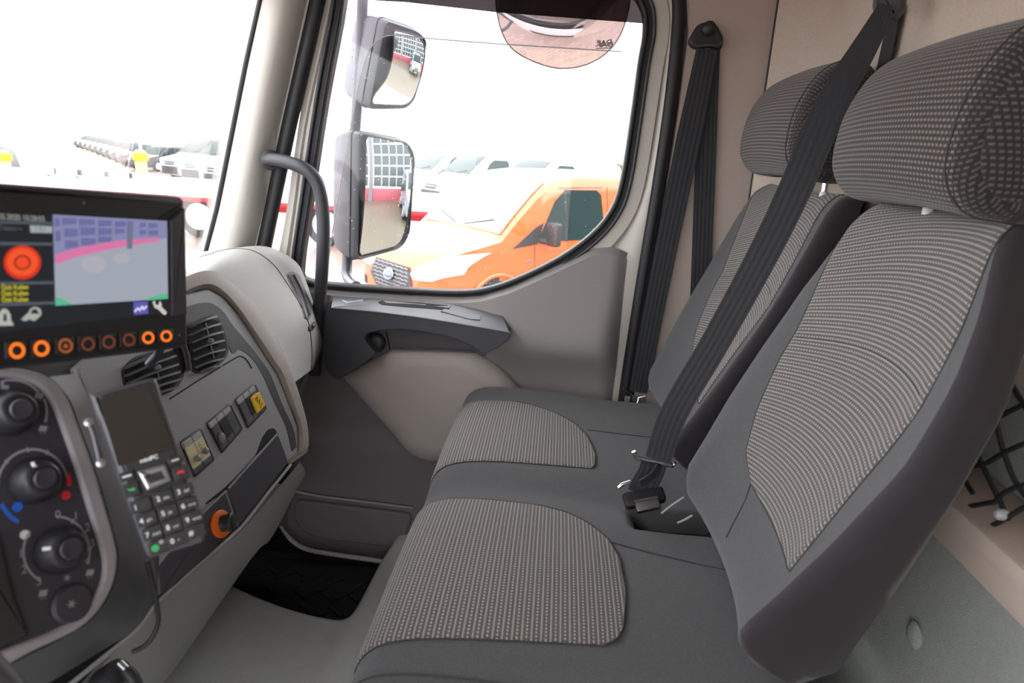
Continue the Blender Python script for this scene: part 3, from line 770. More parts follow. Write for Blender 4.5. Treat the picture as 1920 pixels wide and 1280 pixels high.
# ================================================================== belts
WD = lambda a, b: nz(np.cross(nz(V(b) - V(a)), V((0, 1, 0))))
belt = thing('seat_belt', 'black shoulder belt slanting down in front of the far backrest into the seat gap', 'seat belt', (.2, 1.14, .66))
c0 = [at(1662, 8, YP(1.20)), at(1629, 75, YP(1.20)), at(1557, 200, YP(1.195)), at(1497, 340, YP(1.185)), at(1436, 467, YP(1.175)), at(1342, 640, YP(1.165)), at(1264, 774, YP(1.155)), at(1234, 862, YP(1.148))]
wpx = [24, 46, 66, 68, 66, 63, 61, 58]
path = cr(c0, 5); ww = [interp(k, [i * 5 for i in range(len(wpx))], wpx) for k in range(len(path))]
ww = [w * .86 / FPX * np.linalg.norm(p - CAM) * .93 for w, p in zip(ww, path)]
sd = [nz(V((.90, .10 + .5 * max(0, 1 - k / 12), -.40))) for k in range(len(path))]
strap('strap', path, [nz(np.cross(nz(path[min(k + 1, len(path) - 1)] - path[max(k - 1, 0)]), nz(CAM - path[k] + V((0, 0, .2))))) for k in range(len(path))], ww, .0022, M_WEB, belt)
an = thing('belt_guide', 'dark grey belt guide loop high on the felt back wall above the headrests', 'belt guide', (.545, 1.2, 1.45))
ga = at(1668, -4, YP(1.22))
plate('guide_loop', [(1640, -30), (1702, -40), (1694, 14), (1676, 34), (1662, 22), (1640, 30), (1634, 12)], (ga, nz((-.5, -.8, .1))), .022, M_CHAR, an, .006, 3, r=5)
gm = at(1690, -30, XP(.55)); box('guide_mount', (.530, gm[1] - .035, gm[2] - .02), (.562, gm[1] + .035, gm[2] + .10), M_BLACK, an, .01)
b3 = thing('seat_belt', 'black belt webbing hanging straight down the felt back wall behind the headrests', 'seat belt', (.55, 1.2, .8))
pth = cr([at(1678, 14, XP(.549)), at(1668, 70, XP(.549)), at(1655, 130, XP(.549)), at(1640, 200, XP(.549)), at(1612, 370, XP(.549)), at(1596, 470, XP(.549))], 5)
strap('strap', pth, [V((0, 1, 0))], .048, .0022, M_WEB, b3)
# tongue, loop and buckle in the gap between the seats
tg = at(1228, 868, YP(1.145)); tu = nz(at(1266, 878, YP(1.145)) - at(1190, 856, YP(1.145))); tn = nz(CAM - tg)
tube('tongue', [at(1188, 846, YP(1.14)), at(1194, 858, YP(1.14)), at(1206, 861, YP(1.142)), at(1240, 868, YP(1.146)), at(1262, 872, YP(1.148)), at(1266, 867, YP(1.148))], .0042, M_CHROME, belt, 10)
plate('tongue_plate', [(1204, 858), (1262, 868), (1262, 877), (1206, 868)], (tg, tn), .006, M_BLACK, belt, .002, r=2)
lp = [at(1226, 868, YP(1.146)), at(1221, 885, YP(1.142)), at(1212, 902, YP(1.135)), at(1204, 916, YP(1.128)), at(1200, 926, YP(1.12))]
strap('lap_strap', cr(lp, 4), [nz(at(1266, 880, YP(1.145)) - at(1206, 862, YP(1.145)))], .046, .003, M_WEB, belt)
strap('lap_strap', cr([at(1236, 872, YP(1.14)), at(1226, 888, YP(1.132)), at(1210, 900, YP(1.125)), at(1200, 906, YP(1.12))], 4), [nz(V((.6, .3, -.3)))], .014, .004, M_WEB, belt)
bk = thing('belt_buckle', 'black belt buckle with bright metal slot sunk between the two seats', 'buckle', (.2, 1.13, .62))
bo = at(1208, 928, YP(1.115)); bu = nz(at(1250, 918, YP(1.13)) - at(1165, 934, YP(1.10))); bn = nz(CAM - bo + V((0, 0, .4))); bw = np.cross(bn, bu)
box('buckle_body', (-.040, -.016, -.03), (.040, .013, 0), M_BLACK, bk, .006, (bu, bw, bn), bo)
box('buckle_slot', (-.022, -.010, -.002), (.024, -.006, .001), M_STEEL, bk, 0, (bu, bw, bn), bo)
tube('buckle_rim', [at(1160, 914, YP(1.10)), at(1166, 908, YP(1.10)), at(1182, 903, YP(1.105))], .0035, M_CHROME, bk, 8)
bo2 = at(1210, 946, YP(1.09))
box('latch_plate', (-.018, -.010, -.02), (.028, .008, 0), M_STEEL, bk, .003, (bu, bw, bn), bo2)
tube('buckle_wire', [at(1240, 962, YP(1.09)), at(1262, 945, YP(1.09)), at(1282, 932, YP(1.10))], .0016, M_LIGHTEDGE, bk, 6)
tube('buckle_wire', [at(1270, 980, YP(1.07)), at(1284, 974, YP(1.07)), at(1298, 966, YP(1.075))], .0018, M_LIGHTEDGE, bk, 6)
# passenger belt on the side wall
pb = thing('seat_belt', 'black passenger belt hanging from the side wall bracket beside the door', 'seat belt', (.25, 1.77, .62))
PYB = 1.775
p1 = cr([at(1326, 92, YP(PYB)), at(1306, 190, YP(PYB)), at(1281, 310, YP(PYB)), at(1252, 450, YP(PYB)), at(1224, 590, YP(PYB)), at(1196, 735, YP(PYB))], 5)
strap('strap', p1, [V((1, 0, -.12))], [interp(k, [0, 8, 25], [.050, .060, .050]) for k in range(len(p1))], .0025, M_WEB, pb)
p2 = cr([at(1330, 92, YP(PYB + .012)), at(1326, 200, YP(PYB + .012)), at(1322, 320, YP(PYB + .012)), at(1318, 420, YP(PYB + .012)), at(1314, 520, YP(PYB + .012)), at(1308, 640, YP(PYB + .012))], 5)
strap('strap', p2, [V((1, 0, 0))], .050, .0025, M_WEB, pb)
plate('anchor_plate', [(1310, 42, 12), (1342, 40, 12), (1358, 72, 10), (1354, 92, 6), (1328, 88, 4), (1302, 92, 6), (1289, 80, 10)], YP(PYB - .005), .014, M_BLACK, pb, .006, 4, r=8)
lathe('anchor_bolt', [(.017, 0), (.017, .012), (.012, .019), (.005, .021)], at(1328, 55, YP(PYB - .004)), (0, -1, 0), M_BLACK, pb)
tube('anchor_bar', [at(p[0], p[1], YP(PYB - .012)) for p in ((1302, 80), (1306, 86), (1328, 84), (1348, 85), (1353, 78))], .004, M_CHAR, pb, 8)
# its tongue and stalk low beside the seat
q = at(1190, 748, YP(1.76))
tube('tongue', [at(a, b, YP(1.755)) for a, b in ((1168, 728), (1180, 736), (1184, 742), (1180, 764), (1192, 768), (1198, 745), (1210, 742))], .0022, M_CHROME, pb, 8)
plate('tongue_plate', [(1182, 740), (1200, 744), (1194, 768), (1180, 765)], YP(1.756), .003, M_STEEL, pb, r=2)
plate('stalk', [(1172, 744), (1212, 748), (1206, 790), (1190, 786), (1170, 778)], YP(1.765), .012, M_GREY, pb, .004, r=4)

# ================================================================== luggage net on the back wall
net = thing('cargo_net', 'black elastic cargo net stretched above the beam on the back wall', 'net', (.49, .6, .8))
NX = XP(.490)
for pts in ([(1890, 708), (1912, 745), (1945, 800)], [(1866, 783), (1880, 840), (1905, 905), (1950, 960)], [(1835, 858), (1858, 905), (1880, 950), (1890, 975)], [(1812, 905), (1824, 925)],
            [(1866, 785), (1895, 770), (1960, 738)], [(1824, 874), (1850, 868), (1890, 845), (1960, 815)], [(1850, 943), (1866, 940), (1890, 920), (1960, 895)], [(1885, 972), (1925, 950), (1960, 945)]):
    a0, a1, e0_, e1_ = V(pts[0]), V(pts[1]), V(pts[-2]), V(pts[-1])
    pts = [tuple(a0 - (a1 - a0) / np.linalg.norm(a1 - a0) * 70)] + list(pts) + ([tuple(e1_ + (e1_ - e0_) / np.linalg.norm(e1_ - e0_) * 60)] if e1_[0] > 1930 else [])
    tube('net_cord', [at(p[0], p[1], NX) for p in cr(pts, 5)], .0028, M_RUBBER, net, 8)
lathe('net_hook', [(.006, 0), (.006, .008), (.003, .011)], at(1886, 965, NX), (-1, 0, 0), M_LIGHTEDGE, net, seg=10)
# ================================================================== dashboard
PA = (at(470, 780, XP(-.49)), nz((.949, -.095, .30)))
PB = (V((-.385, .4525, .986)), nz((.85, -.35, .38)))
nA, nB = PA[1], PB[1]
HSC[id(PA)] = .55
dash = thing('dashboard', 'grey moulded dashboard with taupe arch trim below the windscreen', 'dashboard', (-.8, .8, 0))
core_px = [(352, 540), (385, 528), (418, 538), (452, 575), (482, 622), (516, 690), (545, 770), (560, 838), (543, 866), (450, 985), (300, 1118), (255, 1180), (150, 1240), (0, 1270), (-60, 1200), (-60, 640), (200, 560)]
plate('core', core_px, PA, .35, M_CHAR, dash, 0, h=-.004, r=3)
# pale top pad wrapping to the door
a_ = [(300, 546), (348, 519), (390, 507), (422, 519), (453, 545), (480, 572), (512, 624), (532, 664), (553, 716)]
m_ = [(352, 486), (382, 480), (425, 468), (470, 469), (508, 492), (535, 527), (574, 593), (584, 650), (583, 694)]
b_ = [(384, 478), (395, 476), (440, 465), (500, 462), (552, 488), (574, 527), (600, 613), (604, 650), (590, 688)]
A = [at(p[0], p[1], lift(PA, .004)) for p in cr(a_, 5)]; B = [at(p[0], p[1], YP(1.73)) for p in cr(b_, 5)]
Mm = [at(p[0], p[1], YP(1.52)) for p in cr(m_, 5)]
G = []
for a, m, b in zip(A, Mm, B):
    crv = cr([a, a * .55 + m * .45 + nz(CAM - a) * .012, m, b], 6)
    out = nz(b - m + V((-.35, 0, .0)))
    G.append([a + V((-.05, .0, -.004))] + crv + [b + out * .02 + V((-.03, .01, -.01)), b + V((-.16, .03, -.03))])
pad = grid('top_pad', G, M_PAD, dash, smooth=60)
seam = [r[1 + 12] for r in G[4:]]
tube('pad_seam', [p + nz(CAM - p) * .0005 for p in seam], .0018, M_CHAR, pad, 6)
box('dash_shelf', (-.97, -.44, .90), (-.70, 1.50, .94), M_PAD, dash, .02)
box('dash_underside', (-1.1, -.44, .14), (-.74, 1.0, .66), M_DARKIN, dash)
box('dash_body', (-1.14, -.44, .25), (-.70, 1.70, .91), M_DARKIN, dash)
# end demister with its bars and the small switch under it
padpt = on_mesh(pad)
def patch_on(name, px, f, h, t, mat, parent, r=4):
    P = [f(q[0], q[1], h) for q in rp(px, r)]; c = sum(P) / len(P); n = nz(CAM - c); P = [p for p in P]
    e = [0, 0, 0]; 
    for k in range(len(P)): e = e + np.cross(P[k - 1] - c, P[k] - c)
    e = nz(e); e = e if e @ n > 0 else -e
    return prism(name, P, e, t, mat, parent, .0015, 2)
vt = patch_on('side_demister', [(536, 515, 4), (546, 508, 6), (560, 514, 12), (577, 556, 12), (584, 588, 8), (579, 600, 4), (571, 598, 4)], padpt, .002, .004, M_CHAR, dash)
for k in range(5):
    t = k / 4; x0, y0 = 540 + 9 * t, 517 - 1 * t; x1, y1 = 572 + 6 * t, 596 - 6 * t
    tube('demister_bar', [padpt(x0, y0, .003), padpt((x0 * 2 + x1) / 3 + 1, (y0 * 2 + y1) / 3 - 1, .0045), padpt((x0 + 2 * x1) / 3 + 1, (y0 + 2 * y1) / 3 - 1, .0045), padpt(x1, y1, .003)], .0022, M_GREY if k < 3 else M_BLACK, vt, 6)
sm = patch_on('mirror_heater_switch', [(577, 612), (588, 603), (592, 608), (586, 619), (578, 621)], padpt, .003, .005, M_BLACK, dash, 2)
patch_on('rocker', [(583, 610), (588, 606), (590, 609), (585, 614)], padpt, .006, .003, M_GREY, sm, 1)
# taupe arch
AO = [(300, 546), (348, 519), (390, 507), (422, 519), (453, 545), (480, 572), (512, 624), (530, 660), (548, 700), (566, 755), (577, 800), (579, 834)]
AM = [(300, 572), (348, 545), (390, 532), (419, 545), (450, 579), (470, 608), (500, 652), (516, 678), (531, 700), (551, 755), (566, 800), (571, 842)]
AI = [(300, 578), (348, 552), (390, 541), (419, 556), (448, 590), (468, 620), (493, 660), (507, 682), (521, 702), (543, 757), (559, 800), (560, 852)]
G = []
for o_, m_2, i_ in zip(cr(AO, 4), cr(AM, 4), cr(AI, 4)):
    a1, a2, a3 = at(o_[0], o_[1], lift(PA, .004)), at(m_2[0], m_2[1], lift(PA, .012)), at(i_[0], i_[1], lift(PA, .003))
    G.append([a1 - nA * .03, a1, a1 * .5 + a2 * .5 + nA * .003, a2, a2 * .35 + a3 * .65 - nA * .001, a3, a3 - nA * .02])
grid('arch_trim', G, M_ARC, dash, smooth=35)
plate('arch_foot', [(580, 832), (577, 848), (548, 869), (541, 866), (556, 850), (571, 838)], PA, .02, M_ARC, dash, .002, 2, h=.008, r=2)
# graphite face
face = [(330, 566, 3), (348, 551), (390, 540), (419, 555), (448, 589), (468, 619), (493, 659), (521, 702), (543, 757), (559, 801), (559, 850), (541, 866), (450, 984), (300, 1116), (287, 1126), (160, 740), (140, 690), (200, 640)]
plate('face_panel', face, PA, .02, M_FACE, dash, .004, 3, h=.010, r=4, smooth=60)
plate('arch_groove', [tuple(p) for p in cr([(340, 586), (352, 574), (390, 567), (416, 581), (437, 610), (464, 642), (489, 674), (508, 703), (529, 757), (550, 803), (556, 838)], 4) + cr([(547, 846), (537, 800), (517, 757), (492, 700), (470, 668), (450, 655), (437, 662), (425, 640), (400, 600), (345, 606)], 4)], PA, .004, M_CHAR, dash, 0, h=.0115, r=0)
H = .0115
tube('face_seam', ats(cr([(318, 748), (380, 708), (440, 672), (452, 668), (462, 674), (472, 690)], 4), lift(PA, .0058)), .0010, M_DARKIN, dash)
# round-cornered air vents
def vent(outline, bars, mid, label=None):
    v = plate('air_vent', outline, PA, .02, M_BLACK, dash, .002, 2, h=.0115, r=10)
    plate('vent_well', [(sum(p[0] for p in outline) / len(outline) + (p[0] - sum(q[0] for q in outline) / len(outline)) * .86, sum(p[1] for p in outline) / len(outline) + (p[1] - sum(q[1] for q in outline) / len(outline)) * .86) for p in outline], PA, .004, M_DARKIN, v, 0, h=.0145, r=8)
    for (x0, y0, x1, y1) in bars:
        mx, my = (x0 + x1) / 2, (y0 + y1) / 2 - 2
        P = [at(x, y, lift(PA, z)) for x, y, z in ((x0, y0, .010), (mx, my, .014), (x1, y1, .011))]
        strap('vent_slat', cr(P, 4), [nz((.75, -.08, .25))], .011, .003, M_GREY_D, v)
    tube('vane_link', [at(x, y, lift(PA, .016)) for x, y in mid], .0020, M_BLACK, v, 6)
    lathe('vane_tab', [(.004, 0), (.004, .006), (.002, .008)], at(*mid[len(mid) // 2], lift(PA, .016)), nA, M_GREY, v, seg=10)
    return v
vent([(346, 606), (395, 588), (412, 594), (432, 650), (426, 672), (404, 690), (372, 702), (352, 694)],
     [(354, 613, 402, 594), (355, 628, 409, 608), (356, 643, 413, 623), (357, 659, 416, 639), (359, 675, 417, 656), (362, 690, 416, 673), (371, 698, 412, 686)], [(384, 605), (392, 640), (400, 672)])
vent([(226, 692), (250, 668), (330, 642), (344, 664), (348, 704), (332, 730), (300, 744), (236, 748)],
     [(234, 690, 318, 655), (236, 704, 325, 668), (240, 718, 330, 684), (250, 728, 333, 698), (262, 738, 334, 712), (280, 744, 333, 726)], [(284, 668), (292, 690), (298, 715)])
tube('vent_divider', ats([(340, 640), (348, 665), (352, 695)], lift(PA, .009)), .006, M_BLACK, dash, 8)
# switch banks
def bank(px, n, tops, label=None):
    """bank of n rocker switches; px = four corners TL TR BR BL"""
    TL, TR, BR, BL = [V(p) for p in px]
    f = plate('switch_bank', [tuple(TL) + (5,), tuple(TR) + (5,), tuple(BR) + (5,), tuple(BL) + (5,)], PA, .012, M_BLACK, dash, .002, 2, h=.014, r=5)
    cells = []
    def P(u, v): return TL + (TR - TL) * u + (BL - TL) * v + (BR - TR - BL + TL) * u * v
    for i in range(n):
        u0, u1 = .07 + .86 * i / n + .012, .07 + .86 * (i + 1) / n - .012
        cells.append((u0, u1, P))
        r = plate('rocker', [tuple(P(u0, .07)), tuple(P(u1, .07)), tuple(P(u1, .93)), tuple(P(u0, .93))], PA, .004, tops[i], f, .001, 2, h=.0165, r=1)
        plate('rocker_cap', [tuple(P(u0, .06)), tuple(P(u1, .06)), tuple(P(u1, .22)), tuple(P(u0, .22))], PA, .005, M_LIGHTEDGE, r, .001, 2, h=.0195, r=1)  # pale cap colour stands in for light reflected off the rocker tops
        plate('rocker_foot', [tuple(P(u0, .80)), tuple(P(u1, .80)), tuple(P(u1, .94)), tuple(P(u0, .94))], PA, .005, M_GREY_D, r, .001, 2, h=.0185, r=1)
    return f, P
f1, Pb = bank([(338, 828), (378, 801), (404, 862), (366, 896)], 2, [M_KRAFT, M_KRAFT])
for u, v in ((.30, .60), (.70, .58)):
    q = Pb(u, v); lathe('toggle', [(.0035, 0), (.0035, .003), (.0052, .004), (.0045, .007), (.001, .008)], at(q[0], q[1], lift(PA, .0095)), nA, M_STEEL, f1, seg=14)
q = Pb(.62, .30); letters('tape_writing', 'LEA', at(q[0], q[1], lift(PA, .0097)), at(q[0] + 9, q[1] + 22, lift(PA, .0097)) - at(q[0], q[1], lift(PA, .0097)), at(q[0] + 6, q[1] - 4, PA) - at(q[0], q[1], PA), .007, M_CHAR, f1)
f2, Pb = bank([(387, 793), (433, 755), (457, 804), (417, 851)], 3, [M_GREY_D, M_BLACK, M_GREY_D])
q = Pb(.2, .62); lathe('dimmer_wheel', [(.006, 0), (.0075, .001), (.0075, .003), (.005, .004), (.003, .0042)], at(q[0], q[1], lift(PA, .0095)), nA, M_GREY, f2, seg=18)
f3, Pb = bank([(441, 748), (479, 717), (502, 766), (466, 804)], 3, [M_GREY_D, M_BLACK, M_GREY_D])
tg_ = plate('switch_tag', [tuple(Pb(.62, .30)), tuple(Pb(1.0, .34)), tuple(Pb(1.0, .86)), tuple(Pb(.60, .86))], PA, .006, M_YELTAG, f3, .0012, 2, h=.023, r=1)
tube('tag_scribble', [at(*Pb(u, v), lift(PA, .0132)) for u, v in ((.72, .44), (.84, .42), (.74, .56), (.88, .56), (.78, .66), (.90, .72), (.76, .78))], .0005, M_CHAR, tg_, 5)
# oddments drawer
plate('drawer_recess', [(384, 944), (424, 912), (478, 858), (492, 820), (503, 804), (514, 802), (521, 812), (520, 822), (430, 922), (392, 950)], PA, .006, M_DARKIN, dash, 0, h=.0110, r=5)
plate('recess_floor', [(382, 962), (424, 926), (486, 862), (497, 842), (430, 918), (384, 948)], PA, .004, M_FACE, dash, 0, h=.0125, r=3)
plate('drawer_front', [(427, 917), (519, 815), (523, 817), (541, 866), (450, 984)], PA, .012, M_CHAR, dash, .002, 2, h=.0150, r=3)
tube('drawer_lip', ats([(428, 916), (519, 814)], lift(PA, .0095)), .0022, M_GREY, dash, 8)
plate('lower_panel', [(300, 1060), (375, 966), (422, 922), (446, 984), (330, 1096), (302, 1116)], PA, .010, M_CHAR, dash, .002, 2, h=.0135, r=3)
plate('lower_panel', [(160, 900), (300, 1040), (297, 1118), (290, 1126), (180, 1000)], PA, .010, M_CHAR, dash, .002, 2, h=.0130, r=3)
tube('panel_lip', ats([(380, 962), (424, 920)], lift(PA, .0085)), .0020, M_GREY, dash, 8)
# lighter socket
lo = at(412, 982, lift(PA, .008)); lx = nz(nA + V((.0, .25, -.1)))
lt = lathe('lighter_ring', [(.020, 0), (.0205, .004), (.016, .006)], lo, nA, M_ORPL, dash)
lathe('lighter_knob', [(.0125, 0), (.0125, .009), (.0138, .011), (.0138, .016), (.011, .018), (.004, .0175)], lo + nA * .004, lx, M_BLACK, lt)
letters('lighter_mark', 'N', lo + lx * .0225 + V((0, -.004, -.004)), V((-.05, 1, 0)), V((-.3, 0, 1)), .009, M_PRINT, lt)
# lower edge lip and knee panel
low = cr([(545, 869), (500, 925), (450, 988), (380, 1050), (300, 1122), (255, 1180), (200, 1225), (130, 1282)], 4)
tube('lower_lip', [at(p[0], p[1] + 2, lift(PA, .004)) for p in low], .003, M_KNEE, dash, 8)
kt = cr([(562, 866), (512, 926), (455, 992), (385, 1054), (304, 1126), (262, 1180), (205, 1232), (150, 1300)], 4)
kb = cr([(552, 905), (531, 960), (506, 1012), (472, 1046), (350, 1222), (300, 1290), (270, 1330), (230, 1380)], 4)
G = []
for a, b in zip(kt, kb):
    p0 = at(a[0], a[1], lift(PA, -.012)); p1 = at(b[0], b[1], XP(-.555)); G.append([p0] + [p0 + (p1 - p0) * t + V((.018 * math.sin(math.pi * t), 0, 0)) for t in (.25, .5, .75)] + [p1, p1 + V((-.03, .01, -.012)), p1 + V((-.3, .1, -.05))])
grid('knee_panel', G, M_KNEE, dash, smooth=50)
tube('dash_side_bracket', [at(a, b, YP(1.62)) for a, b in ((575, 700), (568, 718), (560, 735))], .006, M_GREY, dash, 8)

# ------------------------------------------------------------------ heater console nearest the camera
cons = thing('heater_console', 'dark centre console panel with three rotary heater knobs, nearest the camera', 'control panel', (-.5, .45, .6))
bo_ = [(-40, 684), (40, 690), (92, 706), (128, 745), (150, 800), (176, 872), (200, 948), (216, 1010), (222, 1050), (212, 1100), (182, 1150), (140, 1184), (60, 1222), (-10, 1262), (-60, 1290)]
bi_ = [(-40, 703), (30, 708), (72, 722), (100, 757), (120, 808), (145, 880), (168, 955), (188, 1020), (196, 1060), (188, 1100), (160, 1142), (120, 1172), (40, 1206), (-20, 1228), (-60, 1244)]
bo_, bi_ = cr(bo_, 4), cr(bi_, 4)
core = [tuple(p) for p in bo_] + [(-90, 1290), (-90, 684)]
plate('console_body', core, PB, .30, M_CHAR, cons, 0, h=-.002, r=0)
plate('console_panel', [tuple(p) for p in bi_] + [(0, 1170), (-30, 1000), (-90, 1000), (-90, 703)], PB, .01, M_CONS, cons, 0, h=.003, r=0)
plate('console_band', [tuple(p) for p in bo_] + [tuple(p) for p in bi_[::-1]], PB, .015, M_BAND, cons, .003, 3, h=.007, r=0, smooth=60)
plate('lower_bezel', [(-90, 965), (4, 1000), (30, 1110), (60, 1190), (10, 1214), (-90, 1250)], PB, .012, M_BLACK, cons, .003, 2, h=.006, r=8)
# flank that runs from the band back to the dashboard
flk = [(140, 700), (168, 745), (205, 860), (245, 950), (285, 1040), (297, 1100), (288, 1128), (254, 1178), (180, 1226), (60, 1300)]
fk0 = [(92, 706), (128, 745), (150, 800), (176, 872), (216, 1010), (222, 1050), (212, 1100), (182, 1150), (140, 1184), (20, 1245)]
G = []
for a, b in zip(cr(fk0, 4), cr(flk, 4)):
    p0 = at(a[0], a[1], lift(PB, .001)); p1 = at(b[0], b[1], lift(PB, -.105)); p2 = p1 + nA * -.22 + V((0, .12, 0)); G.append([p0, p0 + (p1 - p0) * .33, p0 + (p1 - p0) * .66, p1, p1 + V((-.012, .006, -.006)), p2])
grid('console_flank', G, M_CHAR, cons, smooth=50)
prt = lift(PB, .0036)
def dot(c, r, mat, name='mark', parent=cons):
    u, w, _ = frame_of(nB); return prism(name, disc(at(c[0], c[1], prt), u, w, r, 14), nB, .0004, mat, parent)
def arcp(c, rx, ry, a0, a1, wd, mat, name='scale_arc', n=22):
    """printed arc: centre and radii in photo units, angles from 12 o'clock clockwise, on the panel plane"""
    G = []
    for k in range(n + 1):
        a = math.radians(a0 + (a1 - a0) * k / n); s, co = math.sin(a), -math.cos(a)
        G.append([at(c[0] + (rx - wd / 2) * s, c[1] + (ry - wd / 2) * co, prt), at(c[0] + (rx + wd / 2) * s, c[1] + (ry + wd / 2) * co, prt)])
    return slab(name, G, -nB * .0004, mat, cons)
def knob(c, rb, rt, h, off, mark=None):
    """rotary knob: base ellipse on the panel, cap leaning out along the panel normal"""
    o = at(c[0], c[1], PB); sc = np.linalg.norm(o - CAM) / FPX * .72
    R, r = rb * sc, rt * sc
    k = lathe('heater_knob', [(R * 1.04, 0), (R * 1.02, .004), (R * .96, .006), (R * .90, .010), (R * .80, h * .8), (R * .74, h * .94), (R * .64, h), (R * .52, h * 1.01), (R * .48, h * .97), (.004, h * .95)], o + nB * .004, nB, M_KNOB, cons, 36)
    lathe('knob_cap', [(R * .47, 0), (R * .47, .0025), (R * .42, .0035), (.003, .003)], o + nB * (.004 + h * .95), nB, M_KNOBTOP, k, 28)
    if mark:
        u, w, _ = frame_of(nB); p = at(mark[0], mark[1], lift(PB, .004 + h * .75)); q = at(mark[2], mark[3], lift(PB, .004 + h * .98))
        tube('pointer', [p, q], .0015, M_WHITEP, k, 8)
    return k
knob((14, 776), 46, 34, .016, None, (38, 776, 44, 781))
knob((58, 903), 46, 34, .016, None, (62, 868, 65, 875))
knob((106, 1032), 47, 34, .016, None, (80, 1029, 96, 1027))
arcp((22, 772), 64, 60, -15, 52, 4, M_PRINT); arcp((22, 772), 66, 62, 66, 108, 4, M_PRINT)
arcp((62, 910), 66, 68, -92, 78, 4.5, M_PRINT); arcp((64, 908), 66, 70, 72, 92, 8, M_REDP); arcp((66, 912), 70, 74, 206, 244, 8, M_BLUEP)
dot((124, 928), .0034, M_REDP); dot((33, 950), .0036, M_BLUEP)
for a in (-50, -10, 22): arcp((62, 910), 66, 68, a, a + 3, 9, M_PRINT, 'scale_tick', 3)
arcp((106, 1034), 62, 66, 0, 110, 4, M_PRINT); arcp((106, 1034), 62, 62, 208, 308, 4, M_PRINT)
for a in (28, 56, 84): arcp((106, 1034), 62, 66, a, a + 3, 9, M_PRINT, 'scale_tick', 3)
dot((47, 1002), .0034, M_WHITEP)
ux = nz(at(160, 960, PB) - at(100, 968, PB)); uy = nz(np.cross(nB, ux))
for s, x, y in (('0', 106, 968), ('1', 140, 970), ('2', 162, 992), ('3', 171, 1022), ('4', 162, 1054), ('1', 36, 1042), ('2', 42, 1072), ('3', 70, 1094)):
    letters('scale_digit', s, at(x - 3, y + 4, prt), ux, uy, .0088, M_PRINT, cons)
def icon(x, y, kind):
    u, w, _ = frame_of(nB); c = at(x, y, prt)
    if kind == 'seat': P = [[c + ux * a + uy * b for a, b in ((-.004, .005), (-.001, .006), (.0005, 0), (.005, 0), (.005, -.005), (-.0035, -.005))]]
    elif kind == 'sun':
        P = [disc(c, ux, uy, .0022, 12)] + [[c + (ux * math.cos(t) + uy * math.sin(t)) * .003 + (uy * math.cos(t) - ux * math.sin(t)) * .0006 * s for s in (-1, 1)] + [c + (ux * math.cos(t) + uy * math.sin(t)) * .005] for t in np.linspace(0, 5.5, 8)]
    elif kind == 'screen': P = [[c + ux * a + uy * b for a, b in ((-.005, -.003), (.004, -.004), (.006, .003), (-.003, .004))], [c + ux * a - uy * b for a, b in ((-.003, .005), (-.002, .005), (-.0012, .007), (-.0022, .007))], [c + ux * a - uy * b for a, b in ((.001, .005), (.002, .005), (.0028, .007), (.0018, .007))]]
    P = [[c + (q - c) * .62 for q in poly] for poly in P]
    flats('icon', P, M_PRINT, cons)
for x, y, k in ((72, 742, 'screen'), (80, 803, 'screen'), (8, 722, 'seat'), (168, 1073, 'screen'), (80, 1112, 'screen'), (126, 1083, 'sun')): icon(x, y, k)
cb = lathe('air_button', [(.0155, 0), (.0155, .002), (.0138, .003), (.0130, .0045), (.004, .005)], at(134, 1132, lift(PB, .003)), nB, M_CONS, cons, 28)
c = at(134, 1132, lift(PB, .0085)); flats('snow_mark', [[c + (ux * math.cos(t) + uy * math.sin(t)) * .0030 + (uy * math.cos(t) - ux * math.sin(t)) * .0005 * s for s in (-1, 1)] + [c + (uy * math.cos(t) - ux * math.sin(t)) * -.0005 * s for s in (-1, 1)] for t in np.linspace(0, 5.24, 6)], M_PRINT, cb)

# ------------------------------------------------------------------ monitor
mq0, mq1 = V((-.361, .417, 1.154)), V((-.338, .601, 1.127))
mu = nz(mq1 - mq0); mv = nz(V((-.03, 0, 1))); PM = (mq0, nz(np.cross(mu, mv)))
nM = PM[1]
mon = thing('camera_monitor', 'black dashboard monitor showing a reversing camera picture above eight orange-lit keys', 'monitor', tuple(at(175, 690, PM)))
bz = [(-160, 330, 6), (349, 369, 10), (356, 640, 8), (352, 652, 10), (-160, 716, 6)]
plate('housing', bz, PM, .035, M_BLACK, mon, .006, 4, h=0, r=8)
def frame4(o, i, h0, h1, name, mat):
    O = ats(o, lift(PM, h0)); I = ats(i, lift(PM, h1)); m = len(O)
    return mk(name, O + I, [(k, (k + 1) % m, m + (k + 1) % m, m + k) for k in range(m)], mat, mon, 30)
frame4([(-158, 338), (344, 372), (350, 590), (-158, 622)], [(-158, 392), (318, 414), (320, 588), (-158, 610)], .0015, -.006, 'bezel', M_BLACK) if False else None
plate('bezel_side', [(322, 414), (347, 390), (351, 588), (324, 592)], PM, .004, M_CHAR, mon, .001, 2, h=.0025, r=1)
SCm = lift(PM, .0012)
scr = plate('screen', [(-150, 390), (318, 413), (321, 586), (-150, 640)], PM, .002, em('screen_black', (26, 30, 36), .9), mon, 0, h=.001, r=0)
def scrp(name, polys, c, k=1.0, h=.0016, parent=None):
    mm = bpy.data.materials.get('display_%d_%d_%d' % tuple(c)) or em('display_%d_%d_%d' % tuple(c), c, k)
    return flats(name, [ats(p, lift(PM, h)) for p in polys], mm, parent or scr)
view = scrp('camera_picture', [[(99, 402), (313, 414), (315, 560), (104, 573)]], (158, 164, 176))
scrp('picture_wall', [[(99, 402), (313, 414), (314, 446), (290, 450), (240, 454), (180, 464), (140, 476), (102, 492)]], (132, 134, 172), 1, .0018, view)
panes = []
